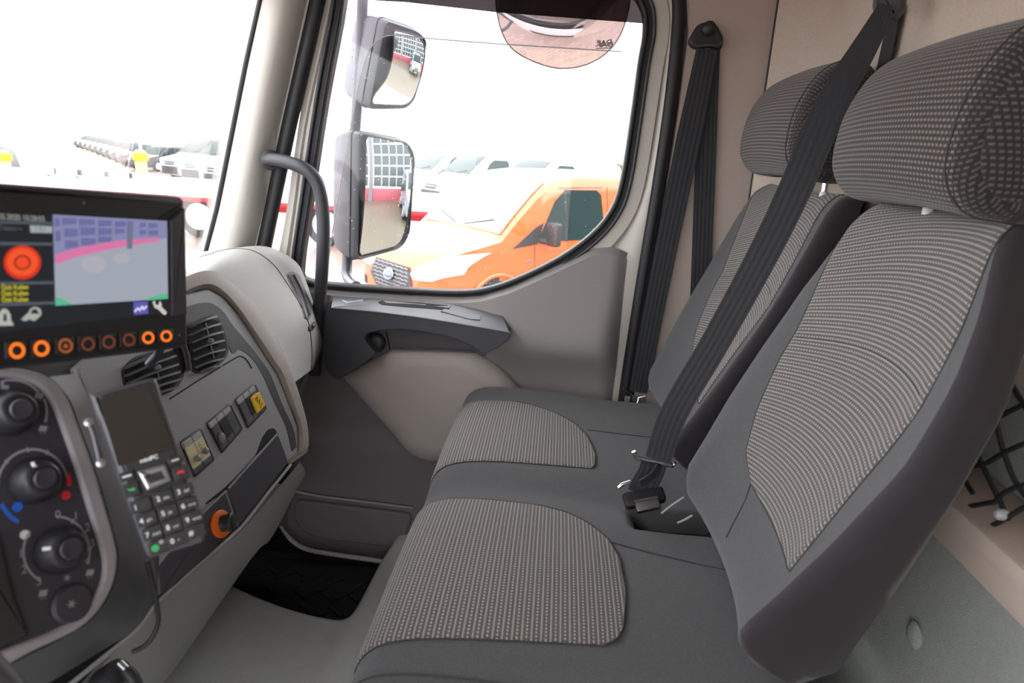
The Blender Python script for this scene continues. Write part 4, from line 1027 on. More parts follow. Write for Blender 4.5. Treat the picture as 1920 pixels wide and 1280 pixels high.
for i, (xa, xb, ya, yb) in enumerate([(102, 112, 408, 424), (116, 144, 408, 421), (148, 178, 410, 422), (184, 210, 412, 424), (215, 236, 414, 425), (120, 146, 428, 444), (150, 179, 425, 441), (184, 210, 427, 440), (215, 234, 428, 438), (104, 114, 432, 452), (122, 147, 450, 465), (152, 180, 446, 460), (184, 210, 443, 454), (262, 274, 417, 426), (278, 296, 418, 427), (262, 274, 430, 440), (278, 296, 431, 441)]):
    panes.append([(xa, ya), (xb, ya + 1), (xb, yb - 1), (xa, yb + 1)])
scrp('picture_panes', panes, (106, 106, 158), 1, .0020, view)
scrp('picture_stripe', [cr([(103, 478), (140, 466), (190, 456), (240, 449), (300, 446)], 4) + cr([(300, 452), (240, 461), (190, 471), (140, 483), (104, 496)], 4)], (214, 116, 164), 1, .0022, view)
scrp('picture_post', [[(238, 414), (250, 415), (248, 466), (238, 466)]], (110, 112, 140), 1, .0024, view)
scrp('picture_glow', [disc((176, 496, 0), V((1, 0, 0)), V((0, 1, 0)), 24, 18, 16), disc((228, 484, 0), V((1, 0, 0)), V((0, 1, 0)), 16, 18, 10)], (170, 170, 180), 1, .0021, view)
scrp('guide_mark', [[(104, 573), (105, 556), (112, 558), (124, 564), (138, 571)], [(314, 560), (315, 550), (300, 552), (278, 558), (276, 563)]], (84, 182, 140), 1, .0024, view)
scrp('status_bar', [[(-150, 410), (98, 416), (98, 421), (-150, 416)], [(-150, 452), (99, 455), (99, 460), (-150, 458)], [(-150, 530), (101, 527), (101, 532), (-150, 537)], [(-150, 572), (103, 565), (103, 570), (-150, 580)]], (78, 86, 96), 1)
scrp('version_box', [[(56, 422), (98, 424), (98, 437), (57, 436)]], (158, 164, 168), 1)
mm_ = em('display_grey_text', (170, 170, 165), 1.0); my_ = em('display_yellow_text', (205, 195, 40), 1.0); md_ = em('display_dark_text', (90, 95, 100), 1)
tx = at(80, 409, PM) - at(0, 404, PM)
letters('clock_text', '02.2020 10:28:03', at(-3, 410, lift(PM, .0018)), tx, mv, .0051, mm_, scr)
letters('status_text', 'Teams v-', at(-2, 431, lift(PM, .0018)), tx, mv, .0048, md_, scr)
letters('version_text', '1.0.1', at(66, 433, lift(PM, .0020)), tx, mv, .0048, md_, scr)
for y in (545, 556.5, 568): letters('message_text', 'Ösit Kuilen', at(3, y - 2, lift(PM, .0018)), at(50, y - 1.5, PM) - at(0, y, PM), mv, .0044, my_, scr, bold=.02)
def ell(cx, cy, rx, ry, n=28): return [(cx + rx * math.cos(2 * math.pi * k / n), cy + ry * math.sin(2 * math.pi * k / n)) for k in range(n)]
scrp('alarm_disc', [ell(42, 492, 35, 32)], (214, 48, 24), 1.0, .0018); scrp('alarm_face', [ell(42, 491, 29, 26)], (240, 84, 34), 1.0, .0020)
scrp('alarm_ring', [ell(42, 492, 16, 14)], (130, 28, 20), .9, .0022); scrp('alarm_core', [ell(42, 492, 12.5, 11)], (238, 74, 34), 1.0, .0024)
scrp('beacon_icon', [[(-4, 606), (-1, 585), (6, 578), (14, 580), (20, 590), (21, 602), (25, 606), (25, 610), (-4, 611)]], (176, 178, 172)); scrp('beacon_icon', [[(6, 602), (7, 588), (12, 588), (13, 602)]], (34, 38, 44), 1, .0020)
scrp('lamp_icon', [ell(66, 586, 12, 11, 16), [(39, 599), (58, 581), (72, 596), (64, 602), (55, 598), (48, 602)]], (166, 168, 162)); scrp('lamp_icon', [[(57, 588), (61, 580), (68, 579), (74, 588)]], (34, 38, 44), 1, .0020)
scrp('graph_icon', [[(250, 566), (277, 565), (278, 588), (251, 590)]], (92, 86, 178), 1); tube('graph_line', ats([(253, 584), (259, 577), (262, 582), (267, 574), (269, 580), (275, 574)], lift(PM, .0022)), .0007, em('display_white', (220, 220, 225), 1), scr, 6)
scrp('spanner_icon', [[(286, 566), (291, 563), (291, 570), (297, 572), (299, 564), (303, 568), (303, 575), (313, 585), (311, 590), (307, 590), (297, 580), (290, 577)]], (200, 196, 186))
for k, (x, y, rx, on) in enumerate([(32, 657, 15.5, 2), (78, 653, 15, 2), (123, 648, 14, 1), (165, 645, 13, 0), (204, 641, 12.5, 0), (242, 637, 12, 0), (278, 633, 11.5, 2), (312, 630, 11, 2)]):
    w = 20 - k * .75
    b = plate('key', [(x - w, y - w * .95 + 2), (x + w - 1, y - w * .95), (x + w, y + w * .95 - 2), (x - w + 1, y + w * .95)], PM, .004, M_BLACK, mon, .0012, 2, h=.0022, r=4)
    mt = [em('key_ring_dim', (122, 62, 40), .8), em('key_ring_half', (170, 90, 50), .8), em('key_ring_lit', (255, 122, 28), 1.15)][on] if k in (0, 2, 3) else [bpy.data.materials['key_ring_dim'], None, bpy.data.materials['key_ring_lit']][on]
    ri = .60 if on == 2 else .66
    I = ats(ell(x, y, rx * ri, rx * ri, 28), lift(PM, .0026)); O = ats(ell(x, y, rx, rx, 28), lift(PM, .0026)); m = 28
    mk('key_ring', O + I, [(q, (q + 1) % m, m + (q + 1) % m, m + q) for q in range(m)], mt, b, 0)
    if on == 1: flats('key_mark', [ats([(x - 5, y + 2), (x - 2, y - 4), (x + 4, y - 3), (x + 5, y + 3), (x, y + 5)], lift(PM, .0026))], mt, b)
lathe('light_sensor', [(.0012, 0), (.0010, .0005)], at(157, 380, PM), nM, M_GREY, mon, seg=10)
lathe('light_sensor', [(.0012, 0), (.0010, .0005)], at(336, 628, PM), nM, M_GREY, mon, seg=10)
tube('mount_arm', [at(250, 560, PM) - nM * .03, at(250, 575, PM) - nM * .12, at(240, 600, PA) + nA * .02], .012, M_BLACK, mon, 10)
tube('mount_clip', [at(338, 652, PM) - nM * .02, at(348, 672, PM) - nM * .03, at(350, 690, PM) - nM * .04], .004, M_BLACK, mon, 8)

# ------------------------------------------------------------------ keypad handset in its holder
hp = atd(275, 875, .585); nP = nz(CAM - hp + V((.03, -.02, .06))); PP = (hp, nP)
ph = thing('handset', 'black keypad handset with dark screen, propped in front of the switch panel', 'handset', tuple(hp))
plate('shell', [(166, 738, 8), (292, 704, 12), (386, 1008, 14), (380, 1016, 6), (278, 1048, 12)], PP, .014, pm('handset_shell_plastic', (84, 84, 92), .4), ph, .005, 4, r=10)
plate('frame', [(186, 742, 8), (289, 712, 10), (379, 1003, 10), (289, 1031, 10)], PP, .003, M_RUBBER, ph, .0012, 2, h=.0022, r=8)
plate('screen', [(185, 749), (278, 723), (328, 842), (222, 874)], PP, .001, pm('handset_screen', (52, 49, 46), .12, spec=.8), ph, 0, h=.0028, r=2)
hx = nz(at(320, 845, PP) - at(225, 872, PP)); hy = nz(np.cross(nP, hx))
letters('maker_mark', 'miniPC', at(263, 868, lift(PP, .0030)), hx, hy, .0042, M_WHITEP, ph, bold=.03)
nv = plate('navigation_key', [(255, 882, 4), (311, 866, 6), (324, 902, 5), (275, 923, 6)], PP, .004, M_STEEL, ph, .0025, 3, h=.0055, r=5)
plate('navigation_centre', [(268, 893), (302, 882), (310, 896), (280, 907)], PP, .002, M_BLACK, nv, .0008, 2, h=.0065, r=2)
def key(c, w, h, txt, sub='', mat=None, col=None):
    cx, cy = c; o = at(cx, cy, PP)
    b = prism('key', [o + hx * a * w + hy * q * h + nP * .0045 for a, q in ((-.5, .5), (.5, .5), (.5, -.5), (-.5, -.5))], nP, .003, M_BLACK, ph, .0008, 2)
    if txt: letters('key_digit', txt, o + hx * (-w * .36) - hy * (h * .20) + nP * .0048, hx, hy, .0052, col or M_WHITEP, b, bold=.02)
    if sub: letters('key_letters', sub, o + hx * (-w * .02) - hy * (h * .18) + nP * .0048, hx, hy, .0030, col or M_WHITEP, b)
    return b
KW, KH = .0135, .0098
for t, s, x, y in (('1', '', 264, 948), ('2', 'abc', 306, 932), ('3', 'def', 344, 919), ('4', 'ghi', 275, 973), ('5', 'jkl', 315, 959), ('6', 'mno', 352, 945), ('7', 'pqrs', 286, 999), ('8', 'tuv', 324, 985), ('9', 'wxyz', 360, 971), ('0', '+', 332, 1010), ('#', '', 366, 995)):
    key((x, y), KW, KH, t, s)
b = key((297, 1025), KW, KH, '', ''); o = at(291, 1027, PP)
prism('lock_mark', disc(o + nP * .0048, hx, hy, .0026, 12), nP, .0002, M_GREENP, b); letters('key_digit', '*', at(300, 1026, PP) + nP * .0048, hx, hy, .0075, M_WHITEP, b)
for c, w, h, m_, pts in (((238, 893), .0095, .0070, M_WHITEP, ((-.003, .0006), (.003, .0006), (.003, -.0006), (-.003, -.0006))), ((246, 918), .0105, .0105, M_GREENP, ((-.003, .0016), (-.001, .0008), (.002, .0008), (.003, -.0012), (-.001, -.0008))),
                        ((328, 863), .0095, .0060, M_WHITEP, ((-.0026, .0005), (.0026, .0005), (.0026, -.0005), (-.0026, -.0005))), ((338, 886), .0105, .0105, M_REDP, ((-.003, -.0012), (-.002, .0012), (.002, .0012), (.003, -.0012), (.001, -.0004), (-.001, -.0004)))):
    b = key(c, w, h, ''); o = at(c[0], c[1], PP) + nP * .0048
    prism('key_mark', [o + hx * p + hy * q for p, q in pts], nP, .0002, m_, b)
ht = plate('holder', [(163, 788, 4), (172, 786, 3), (196, 868, 4), (186, 872, 3)], lift(PP, -.006), .02, M_RUBBER, ph, .003, 2, r=3)
tube('holder_clip', [at(x, y, lift(PP, -.003)) for x, y in ((167, 793), (176, 815), (182, 840), (188, 868))], .0019, M_GREY_D, ht, 8)
for x, y in ((166, 792), (189, 868)): lathe('holder_screw', [(.0034, 0), (.0030, .0015), (.001, .002)], at(x, y, lift(PP, -.003)), nP, M_STEEL, ht, seg=14)
box('holder_arm', (-.010, -.012, -.11), (.010, .012, -.01), M_BLACK, ph, .003, (hx, hy, nP), hp)
cable = thing('handset_cable', 'thin black cable hanging from below the handset past the console edge', 'cable', tuple(at(285, 1130, lift(PB, -.05))))
tube('cable', [at(p[0], p[1], lift(PB, z)) for p, z in zip(cr([(276, 1050), (284, 1085), (291, 1112), (295, 1140), (297, 1165), (288, 1190), (272, 1210), (248, 1222)], 4), np.linspace(-.015, -.06, 29))], .0022, M_RUBBER, cable, 8)

# ------------------------------------------------------------------ grab handle
gh = [at(x, y, YP(d)) for x, y, d in ((502, 300, 1.755), (514, 299, 1.735), (535, 303, 1.715), (560, 311, 1.70), (580, 323, 1.695), (594, 342, 1.695), (602, 370, 1.695), (606, 410, 1.695), (606, 460, 1.695), (603, 520, 1.70), (598, 580, 1.71), (594, 640, 1.725), (590, 700, 1.74))]
g = thing('grab_handle', 'curved black grab handle rising from the dashboard end to the pale pillar', 'handle', tuple(gh[-1]))
tube('bar', cr(gh, 4), .0165, M_CHAR, g, 14)
lathe('foot', [(.026, 0), (.026, .006), (.019, .014)], gh[0] + V((0, .012, 0)), nz(gh[1] - gh[0]), M_CHAR, g, seg=18)

# ------------------------------------------------------------------ steering wheel rim (lower left corner)
swh = thing('steering_wheel', 'dark steering wheel, only its rim showing in the lower left corner', 'steering wheel', (-.35, .0, .72))
e0, e1, e2 = atd(-62, 1244, .55), atd(-28, 1276, .545), atd(2, 1314, .54)
ax = nz((.55, .05, .83)); cw = e1 + nz(np.cross(ax, nz(e2 - e0))) * 0.225
if proj(cw)[0] > 0: cw = e1 - nz(np.cross(ax, nz(e2 - e0))) * 0.225
u, w, ax = frame_of(ax)
tube('rim', disc(cw, u, w, .225, 48), .014, M_CHAR, swh, 12, closed=True)
lathe('hub', [(.075, -.05), (.08, -.02), (.06, .0), (.01, .006)], cw - ax * .02, ax, M_CHAR, swh)
for a in (.4, 2.7, 4.71): box('spoke', (.06, -.018, -.03), (.22, .018, -.015), M_CHAR, swh, .004, (u * math.cos(a) + w * math.sin(a), -u * math.sin(a) + w * math.cos(a), ax), cw)
# ------------------------------------------------------------------ brake lever stub under the console
bl = thing('brake_lever', 'black lever with a bright tip below the console at the lower edge', 'lever', tuple(atd(215, 1290, .80)))
tube('lever_arm', [atd(170, 1330, .84), atd(200, 1278, .82), atd(222, 1258, .80)], [.016, .015, .012], M_BLACK, bl, 12)
tube('lever_tip', [atd(224, 1242, .795), atd(236, 1254, .793)], .0035, M_STEEL, bl, 10)
tube('lever_cable', [atd(238, 1256, .793), atd(250, 1272, .79), atd(262, 1300, .79)], .006, M_RUBBER, bl, 10)
# ------------------------------------------------------------------ foot-well mat
fm = thing('floor_mat', 'black rubber floor mat with raised treads in the passenger footwell', 'mat', (-.7, 1.62, 0))
P = [V((x, y, .012)) for x, y in ((-1.1, 1.44), (-.5, 1.44), (-.46, 1.50), (-.44, 1.79), (-1.1, 1.79))]
prism('mat_base', P, (0, 0, 1), .011, M_MAT, fm, .003, 2)
for k in range(16):
    for j in range(4):
        x = -1.05 + .04 * k; y = 1.47 + .078 * j + (.02 if k % 2 else 0)
        box('tread', (-.030, -.006, 0), (.030, .006, .004), M_MAT, fm, .002, (nz((.8, .6 if (k + j) % 2 else -.6, 0)), nz((-.6 if (k + j) % 2 else .6, .8, 0)), V((0, 0, 1))), (x, y, .0115), 1)
# ================================================================== mirrors outside the passenger window
def mirror_n(px, py, y, r):
    p = at(px, py, YP(y)); d = nz(p - CAM); return p, nz(nz(r) - d)
arm = thing('mirror_arm', 'grey tubular mirror arm outside the door window', 'mirror arm', tuple(at(660, 520, YP(2.0))))
tube('arm_tube', [at(x, y, YP(d)) for x, y, d in ((686, -60, 2.16), (680, 0, 2.2), (674, 120, 2.22), (669, 200, 2.22), (662, 300, 2.22), (655, 420, 2.22), (651, 492, 2.2), (650, 514, 2.17), (654, 524, 2.12), (662, 533, 2.04), (668, 538, 1.92))], .017, M_HOUSE, arm, 12)
def mirror(name, label, cpx, y, r, face_px, shell, glass_px, depth, Rc, lip=.010):
    """convex mirror in a rounded housing; the face plane looks rearwards along the lorry"""
    p, n = mirror_n(cpx[0], cpx[1], y, r); pl = (p, n)
    t = thing(name, label, 'mirror', tuple(p))
    F = ats(rp(face_px, 12, 5), pl); c = sum(F) / len(F)
    if area_sign(F, n) < 0: F = F[::-1]
    rings = [[c + (q - c) * .93 + n * -.004 for q in F], [c + (q - c) * .975 + n * .004 for q in F], F]
    for dd, sc in shell: rings.append([c + (q - c) * sc - n * dd for q in F])
    rings.append([c + (q - c) * (shell[-1][1] * .6) - n * (shell[-1][0] + .012) for q in F])
    rings = [[c + (q - c) * .5 - n * .006 for q in F]] + rings
    grid('housing', rings, M_HOUSE, t, smooth=45, close=True, caps=True)
    tube('housing_seam', [c + (q - c) * (shell[0][1] * 1.002) - n * shell[0][0] for q in F], .0025, M_BLACK, t, 6, closed=True)
    # convex glass: a clean patch of a sphere
    L_, R_ = resamp(cr(glass_px[0], 6), 29), resamp(cr(glass_px[1], 6), 29); gc = at(*((L_[14] + R_[14]) / 2), pl); rows = []; hmax = 0
    for k in range(29):
        v_ = k / 28; e_ = min(v_, 1 - v_); ins = .07 * (1 - math.sqrt(max(1 - ((.06 - e_) / .06) ** 2, 0))) if e_ < .06 else 0; row = []
        for c_ in range(25):
            u_ = ins + (1 - 2 * ins) * c_ / 24; q = L_[k] + (R_[k] - L_[k]) * u_; w = at(q[0], q[1], pl); d2 = np.linalg.norm(w - gc); sg = Rc - math.sqrt(Rc * Rc - d2 * d2); hmax = max(hmax, sg); row.append(w - n * sg)
        rows.append(row)
    rows = [[q + n * (hmax * .8 + .004) for q in row] for row in rows]
    slab('mirror_glass', rows, -n * .003, M_MIRROR, t, smooth=30)
    tube('glass_edge', [r[0] for r in rows] + rows[-1][1:] + [r[-1] for r in rows[::-1]][1:] + rows[0][::-1][1:-1], .0022, M_BLACK, t, 6, closed=True)
    return t, pl
mm1, plm = mirror('door_mirror', 'large black rectangular door mirror showing the workshop doors', (722, 365), 2.22, (1.0, .10, -.13),
    [(672, 247, 10), (764, 264, 16), (778, 290, 14), (768, 440, 16), (752, 466, 16), (668, 489, 12)],
    [(.030, 1.02), (.075, 1.0), (.12, .94), (.15, .84)], ([(684, 254), (680, 340), (672, 480)], [(757, 267), (769, 300), (764, 380), (754, 440), (744, 460)]), .12, 1.6)
mm2, plm2 = mirror('wide_angle_mirror', 'smaller rounded wide-angle mirror mounted above the big door mirror', (745, 125), 2.22, (1.0, .16, -.30),
    [(722, 36, 12), (785, 58, 16), (801, 76, 14), (778, 186, 16), (762, 204, 14), (690, 205, 14), (694, 180, 8)],
    [(.030, 1.02), (.075, 1.0), (.12, .94), (.15, .84)], ([(736, 54), (729, 100), (718, 142), (700, 176), (697, 196)], [(783, 68), (792, 90), (782, 140), (770, 182), (756, 196)]), .1, .42)
# wind deflector of clear acrylic along the front and top of the pane
wd = thing('wind_deflector', 'clear acrylic wind deflector with a bright curved edge outside the window', 'wind deflector', tuple(at(640, 500, YP(1.87))))
ein = cr([(612, 515), (626, 420), (645, 310), (668, 180), (688, 105), (706, 78), (735, 66), (803, 72), (930, 82), (1040, 89), (1165, 97)], 5)
eout = cr([(574, 515), (588, 420), (604, 300), (622, 180), (640, 60), (650, 0), (660, -50), (760, -60), (900, -60), (1040, -60), (1180, -50)], 5)
slab('acrylic_sheet', [[at(a[0], a[1], YP(1.875)), at((a[0] + b[0]) / 2, (a[1] + b[1]) / 2, YP(1.88)), at(b[0], b[1], YP(1.86))] for a, b in zip(ein, eout)], (0, .002, 0), M_ACRYL, wd)
tube('sheet_edge', [at(a[0], a[1], YP(1.876)) for a in ein], .0016, M_LIGHTEDGE, wd, 6)
# kerb mirror: shallow convex dish above the window, facing down and inward
km = thing('kerb_mirror', 'half-round kerb mirror hanging above the window with a mirrored maker mark', 'mirror', tuple(at(1055, 0, YP(1.98))))
kp = at(1055, 75, YP(2.0)); kn = nz(nz(V((.0, -.50, -.85))) - nz(kp - CAM)); PK = (kp, kn)
ko = cr([(940, -70), (928, 0), (930, 40), (942, 84), (962, 112), (1000, 133), (1045, 146), (1090, 142), (1130, 122), (1158, 90), (1174, 50), (1182, 0), (1172, -70)], 4)
Gp = ats([tuple(p) for p in ko], PK); gc = at(1055, -10, PK); rows = []
Rk = .50
for k in range(16):
    s = max(k / 15, .002); rows.append([])
    for q in Gp:
        w = gc + (q - gc) * s; d2 = np.linalg.norm(w - gc); rows[-1].append(w - kn * (Rk - math.sqrt(max(Rk * Rk - d2 * d2, 0))))
M_KMIR = pm('tinted_mirror', (218, 210, 207), .04, 1.0)
grid('mirror_dish', rows, M_KMIR, km, smooth=180, close=True)
grid('dish_back', [[q - kn * .004 for q in rows[-1]], [gc + (q - gc) * .8 - kn * .07 for q in rows[-1]], [gc + (q - gc) * .3 - kn * .09 for q in rows[-1]]], M_HOUSE, km, smooth=60, close=True, caps=True)
tube('dish_rim', rows[-1], .002, M_GREY, km, 6, closed=True)
tube('bracket', [gc - kn * .08, gc - kn * .08 + V((0, -.05, .10)), V((gc[0], 1.89, gc[2] + .12))], .015, M_HOUSE, km, 10)
md = V((0, 0, 0)); 
def dishpt(px, py, h=.0004):
    q = at(px, py, PK); d2 = np.linalg.norm(q - gc); w = q - kn * (Rk - math.sqrt(max(Rk * Rk - d2 * d2, 0)))
    d = nz(w - CAM); q2 = at(px, py, (w, kn)); return q2 + kn * h
e0, e1 = dishpt(1149, 85), dishpt(1108, 85)
lt_ = letters('maker_mark', 'DAF', dishpt(1150, 88), e1 - e0, dishpt(1149, 74) - dishpt(1149, 86), .024, M_BLACK, km, bold=.04)
prism('mark_underline', [dishpt(1149, 89), dishpt(1117, 90), dishpt(1117, 91.5), dishpt(1149, 91)], kn, .0003, M_BLACK, km)

# ================================================================== yard, meadow, hedge
yard = struct(box('ground', (-90, 1.95, GZ - .2), (60, 62, GZ), M_BRICK))
y2 = box('ground_near_side', (-90, -40, GZ - .2), (60, 1.95, GZ), M_BRICK, yard)
struct(box('ground_meadow', (-320, 62, GZ - .3), (320, 420, GZ - .02), M_GRASS))
struct(box('ground_apron', (3.5, -40, GZ - .02), (14, 40, GZ + .006), M_FIELDCON))
def leafy(name, lo, hi, n, mat, parent=None, s=.12):
    v = []; f = []; lo, hi = V(lo), V(hi)
    for k in range(n):
        c = lo + (hi - lo) * np.random.rand(3); a = nz(np.random.randn(3)); b = nz(np.cross(a, np.random.randn(3))); q = len(v)
        v += [c + a * s, c + b * s * .6, c - a * s, c - b * s * .6]; f.append((q, q + 1, q + 2, q + 3))
    return mk(name, v, f, mat, parent, 0)
hd = thing('hedge', 'clipped green hedge far behind the vans at the yard edge', 'hedge', (4, 48, GZ))
h0, h1 = at(1108, 306, YP(48)), at(1210, 310, YP(48))
hb = box('hedge_body', (h0[0], 47.6, GZ), (h1[0] + 6, 48.6, h0[2] - .05), M_LEAF, hd, .1)
o = leafy('leaves', (h0[0], 47.5, h0[2] - 1.2), (h1[0] + 6, 48.7, h0[2] + .04), 5000, M_LEAF, hd); o['kind'] = 'stuff'

# ================================================================== vehicles
def vehicle(name, label, cat, paint, st, opt):
    """st: stations (x, roof height, half width); built nose at the origin, x rearwards, right side +y"""
    t = thing(name, label, cat); del t['loc']
    xs = [s[0] for s in st]; zt = lambda x: interp(x, xs, [s[1] for s in st]); hw = lambda x: interp(x, xs, [s[2] for s in st])
    sh, tum = opt.get('shoulder', 1.0), opt.get('tumble', .17)
    def Wd(x, z): return hw(x) * (1 - tum * max(0, (z - sh) / 1.0) ** 1.25)
    zb = opt.get('bottom', .27); G = []
    X = sorted(set(list(xs) + list(np.linspace(xs[0], xs[-1], 26))))
    for x in X:
        T = zt(x); z0 = zb + (.10 if x < .1 or x > xs[-1] - .05 else 0); L = []
        for q in (0, .12, .3, .5, .7, .86, .95):
            z = z0 + (T - z0) * q; L.append((Wd(x, z) * (.95 if q == 0 else 1), z))
        w = Wd(x, T); L += [(w * .93, T - .035), (w * .82, T - .010), (w * .5, T), (0, T + .012)]
        row = [V((x, -y, z)) for y, z in L] + [V((x, y, z)) for y, z in L[-2::-1]]
        G.append(row)
    body = grid('body', G, paint, t, smooth=50, close=True, caps=True)
    def side(nm, pts, mat, s, h=.006, parent=None):
        P = []
        for a, b in zip(pts, pts[1:] + pts[:1]):
            for k in range(3):
                x, z = a[0] + (b[0] - a[0]) * k / 3, a[1] + (b[1] - a[1]) * k / 3; P.append(V((x, s * (Wd(x, z) + h), z)))
        return prism(nm, P, (0, s, 0), .012, mat, parent or t, .002, 2)
    def screen(nm, x0, x1, kk, mat, h=.010):
        g = []
        for k in range(9):
            x = x0 + (x1 - x0) * k / 8; w = Wd(x, zt(x)) * kk; g.append([V((x - h * .5, w * c, zt(x) + h + .012 * (1 - c * c))) for c in np.linspace(-1, 1, 11)])
        return slab(nm, g, (.01, 0, -.012), mat, t)
    for s in (-1, 1):
        for w in opt['windows']: side('side_window', w, M_VGLASS, s)
        for nm, pts, mat in opt.get('side_parts', []): side(nm, pts, mat, s, .008)
        for a, b in opt.get('seams', []): tube('door_seam', [V((a[0] + (b[0] - a[0]) * k / 6, s * (Wd(a[0] + (b[0] - a[0]) * k / 6, a[1] + (b[1] - a[1]) * k / 6) + .002), a[1] + (b[1] - a[1]) * k / 6)) for k in range(7)], .006, M_DKPAINT, t, 6)
        for wx in opt['wheels']:
            r = opt.get('wr', .34); y = s * (hw(wx) - .02)
            wl_ = lathe('wheel', [(r * .7, -.09), (r, -.08), (r, .06), (r * .92, .09), (r * .70, .09)], (wx, y - s * .03, r), (0, s, 0), M_TYRE, t, 28)
            lathe('rim', [(r * .68, 0), (r * .66, .02), (r * .5, .0), (r * .2, .015), (.01, .015)], (wx, y + s * .068, r), (0, s, 0), M_RIM, wl_, 20)
            A = [V((wx + (r + .07) * math.cos(q), s * (Wd(wx, r) + .004), r + (r + .07) * math.sin(q))) for q in np.linspace(-.3, math.pi + .3, 18)]
            prism('wheel_arch', [p - V((0, s * .003, 0)) for p in A], (0, s, 0), .02, M_TYRE, t); tube('arch_lip', A, .028, paint, t, 8)
    if 'screen' in opt: screen('windscreen', *opt['screen'], opt.get('glass', M_VGLASS))
    nose = opt['nose']
    global LAST_NOSE
    def nose_x(y, z):
        a, b = xs[0], xs[0] + 1.6
        for _ in range(22):
            c = (a + b) / 2
            if Wd(c, z) >= abs(y) and zt(c) >= z: b = c
            else: a = c
        return b
    LAST_NOSE = nose_x
    def skin(nm, q, mat, h):
        # outline filled with a fine mesh that follows the curved nose
        bm = bmesh.new(); f = bm.faces.new([bm.verts.new((y, z, 0)) for y, z in q])
        bmesh.ops.triangulate(bm, faces=[f]); bmesh.ops.subdivide_edges(bm, edges=bm.edges[:], cuts=5, use_grid_fill=True)
        bmesh.ops.triangulate(bm, faces=bm.faces[:]); bm.verts.index_update()
        P = []
        for v_ in bm.verts:
            y, z = v_.co.x, v_.co.y; s_ = 1 if y >= 0 else -1; P.append(V((nose_x(y, z) - h, y + s_ * h * .8 * min(1, abs(y) / .5), z + h * .3)))
        F = [tuple(v_.index for v_ in f_.verts) for f_ in bm.faces]; bm.free()
        n0 = len(P); c_ = V((.9, 0, .7)); P2 = P + [p + nz(c_ - p) * .03 for p in P]
        cnt = {}
        for f_ in F:
            for i in range(3): e = (f_[i], f_[(i + 1) % 3]); cnt[e] = 1
        W_ = [(a, b, n0 + b, n0 + a) for (a, b) in cnt if (b, a) not in cnt]
        return mk(nm, P2, F + W_, mat, t, 30)
    for nm, pts, mat, h in nose:              # parts on the front: (y, z) outlines standing on the nose
        for mirr in ((1, -1) if pts[0][0] != 'c' else (1,)):
            q = pts if pts[0][0] != 'c' else pts[1:]
            skin(nm, [(y * mirr, z) for y, z in q], mat, h)
    for s in (-1, 1):
        if 'mirror' in opt:
            mx, mz = opt['mirror']; y = s * (Wd(mx, mz) + .02)
            a = box('wing_mirror', (-.05, -.10, -.13), (.06, .10, .16), M_BLACK, t, .035, (V((1, 0, 0)), V((0, 1, 0)), V((0, 0, 1))), (mx + .05, y + s * .16, mz + .06), 3)
            tube('mirror_stalk', [V((mx, y - s * .03, mz - .02)), V((mx + .04, y + s * .12, mz - .03))], .035, M_BLACK, t, 8)
            for w in opt.get('wipers', []): tube('wiper', [V((w[0], s * w[1], zt(w[0]) + .03)), V((w[2], s * w[3], zt(w[2]) + .035))], .010, M_BLACK, t, 6)
    return t
def put(t, x, y, yaw, sc=1.0, z=GZ):
    t.location = (float(x), float(y), float(z)); t.rotation_euler = (0, 0, float(yaw)); t.scale = (sc, sc, sc)
    return t
def clone(t, x, y, yaw, label, sc=1.0, group=None, recolor=None):
    r = t.copy(); COL.objects.link(r)
    for k in [k for k in r.keys()]:
        if k == 'group': del r[k]
    r['label'] = label
    if group: r['group'] = group
    for ch in list(t.children):
        c = ch.copy(); COL.objects.link(c); c.parent = r
        for g in ch.children:
            d = g.copy(); COL.objects.link(d); d.parent = c
    return put(r, x, y, yaw, sc)
VAN = [(0, .62, .58), (.03, .84, .74), (.10, .95, .84), (.22, 1.02, .90), (.5, 1.09, .95), (.95, 1.19, .975), (1.2, 1.43, .98), (1.5, 1.69, .985), (1.74, 1.86, .985), (1.95, 1.93, .985), (2.3, 1.97, .985), (3.5, 1.98, .985), (4.6, 1.95, .97), (4.88, 1.86, .95), (4.97, 1.55, .92)]
def van_opt(grille, extra=[]):
    return dict(wheels=(.92, 3.85), windows=[[(1.50, 1.12), (2.62, 1.13), (2.70, 1.20), (2.66, 1.70), (2.58, 1.76), (2.02, 1.76), (1.82, 1.62)]], side_parts=[('mirror_sail', [(1.12, 1.06), (1.50, 1.10), (1.62, 1.36), (1.48, 1.30)], M_BLACK), ('window_bar', [(1.98, 1.12), (2.02, 1.12), (2.02, 1.77), (1.98, 1.74)], M_BLACK)] + extra,
        seams=[((1.50, .45), (1.46, 1.08)), ((2.75, .40), (2.78, 1.80)), ((1.9, 1.78), (2.7, 1.80))], screen=(.99, 1.74, .90), mirror=(1.56, 1.16), wipers=[(1.0, .1, 1.1, .6)], nose=grille)
NOSE_A = [('grille', [('c', 0), (-.36, .46), (.36, .46), (.50, .60), (.40, .80), (-.40, .80), (-.50, .60)], M_CHAR, .015),
          ('headlamp', [(.44, .73), (.52, .68), (.82, .70), (.94, .78), (.966, 1.02), (.90, .99), (.60, .86)], M_LAMP, .014),
          ('bumper_intake', [('c', 0), (-.55, .32), (.55, .32), (.50, .42), (-.50, .42)], M_BLACK, .012),
          ('fog_lamp', [(.64, .42), (.80, .44), (.80, .54), (.66, .52)], M_BLACK, .012)]
van = vehicle('van', 'bright orange panel van parked outside the passenger window', 'van', M_ORANGE, VAN, van_opt(NOSE_A, [('model_mark', [(1.30, .88), (1.42, .89), (1.42, .91), (1.30, .90)], M_STEEL)]) | dict(glass=M_WSG))
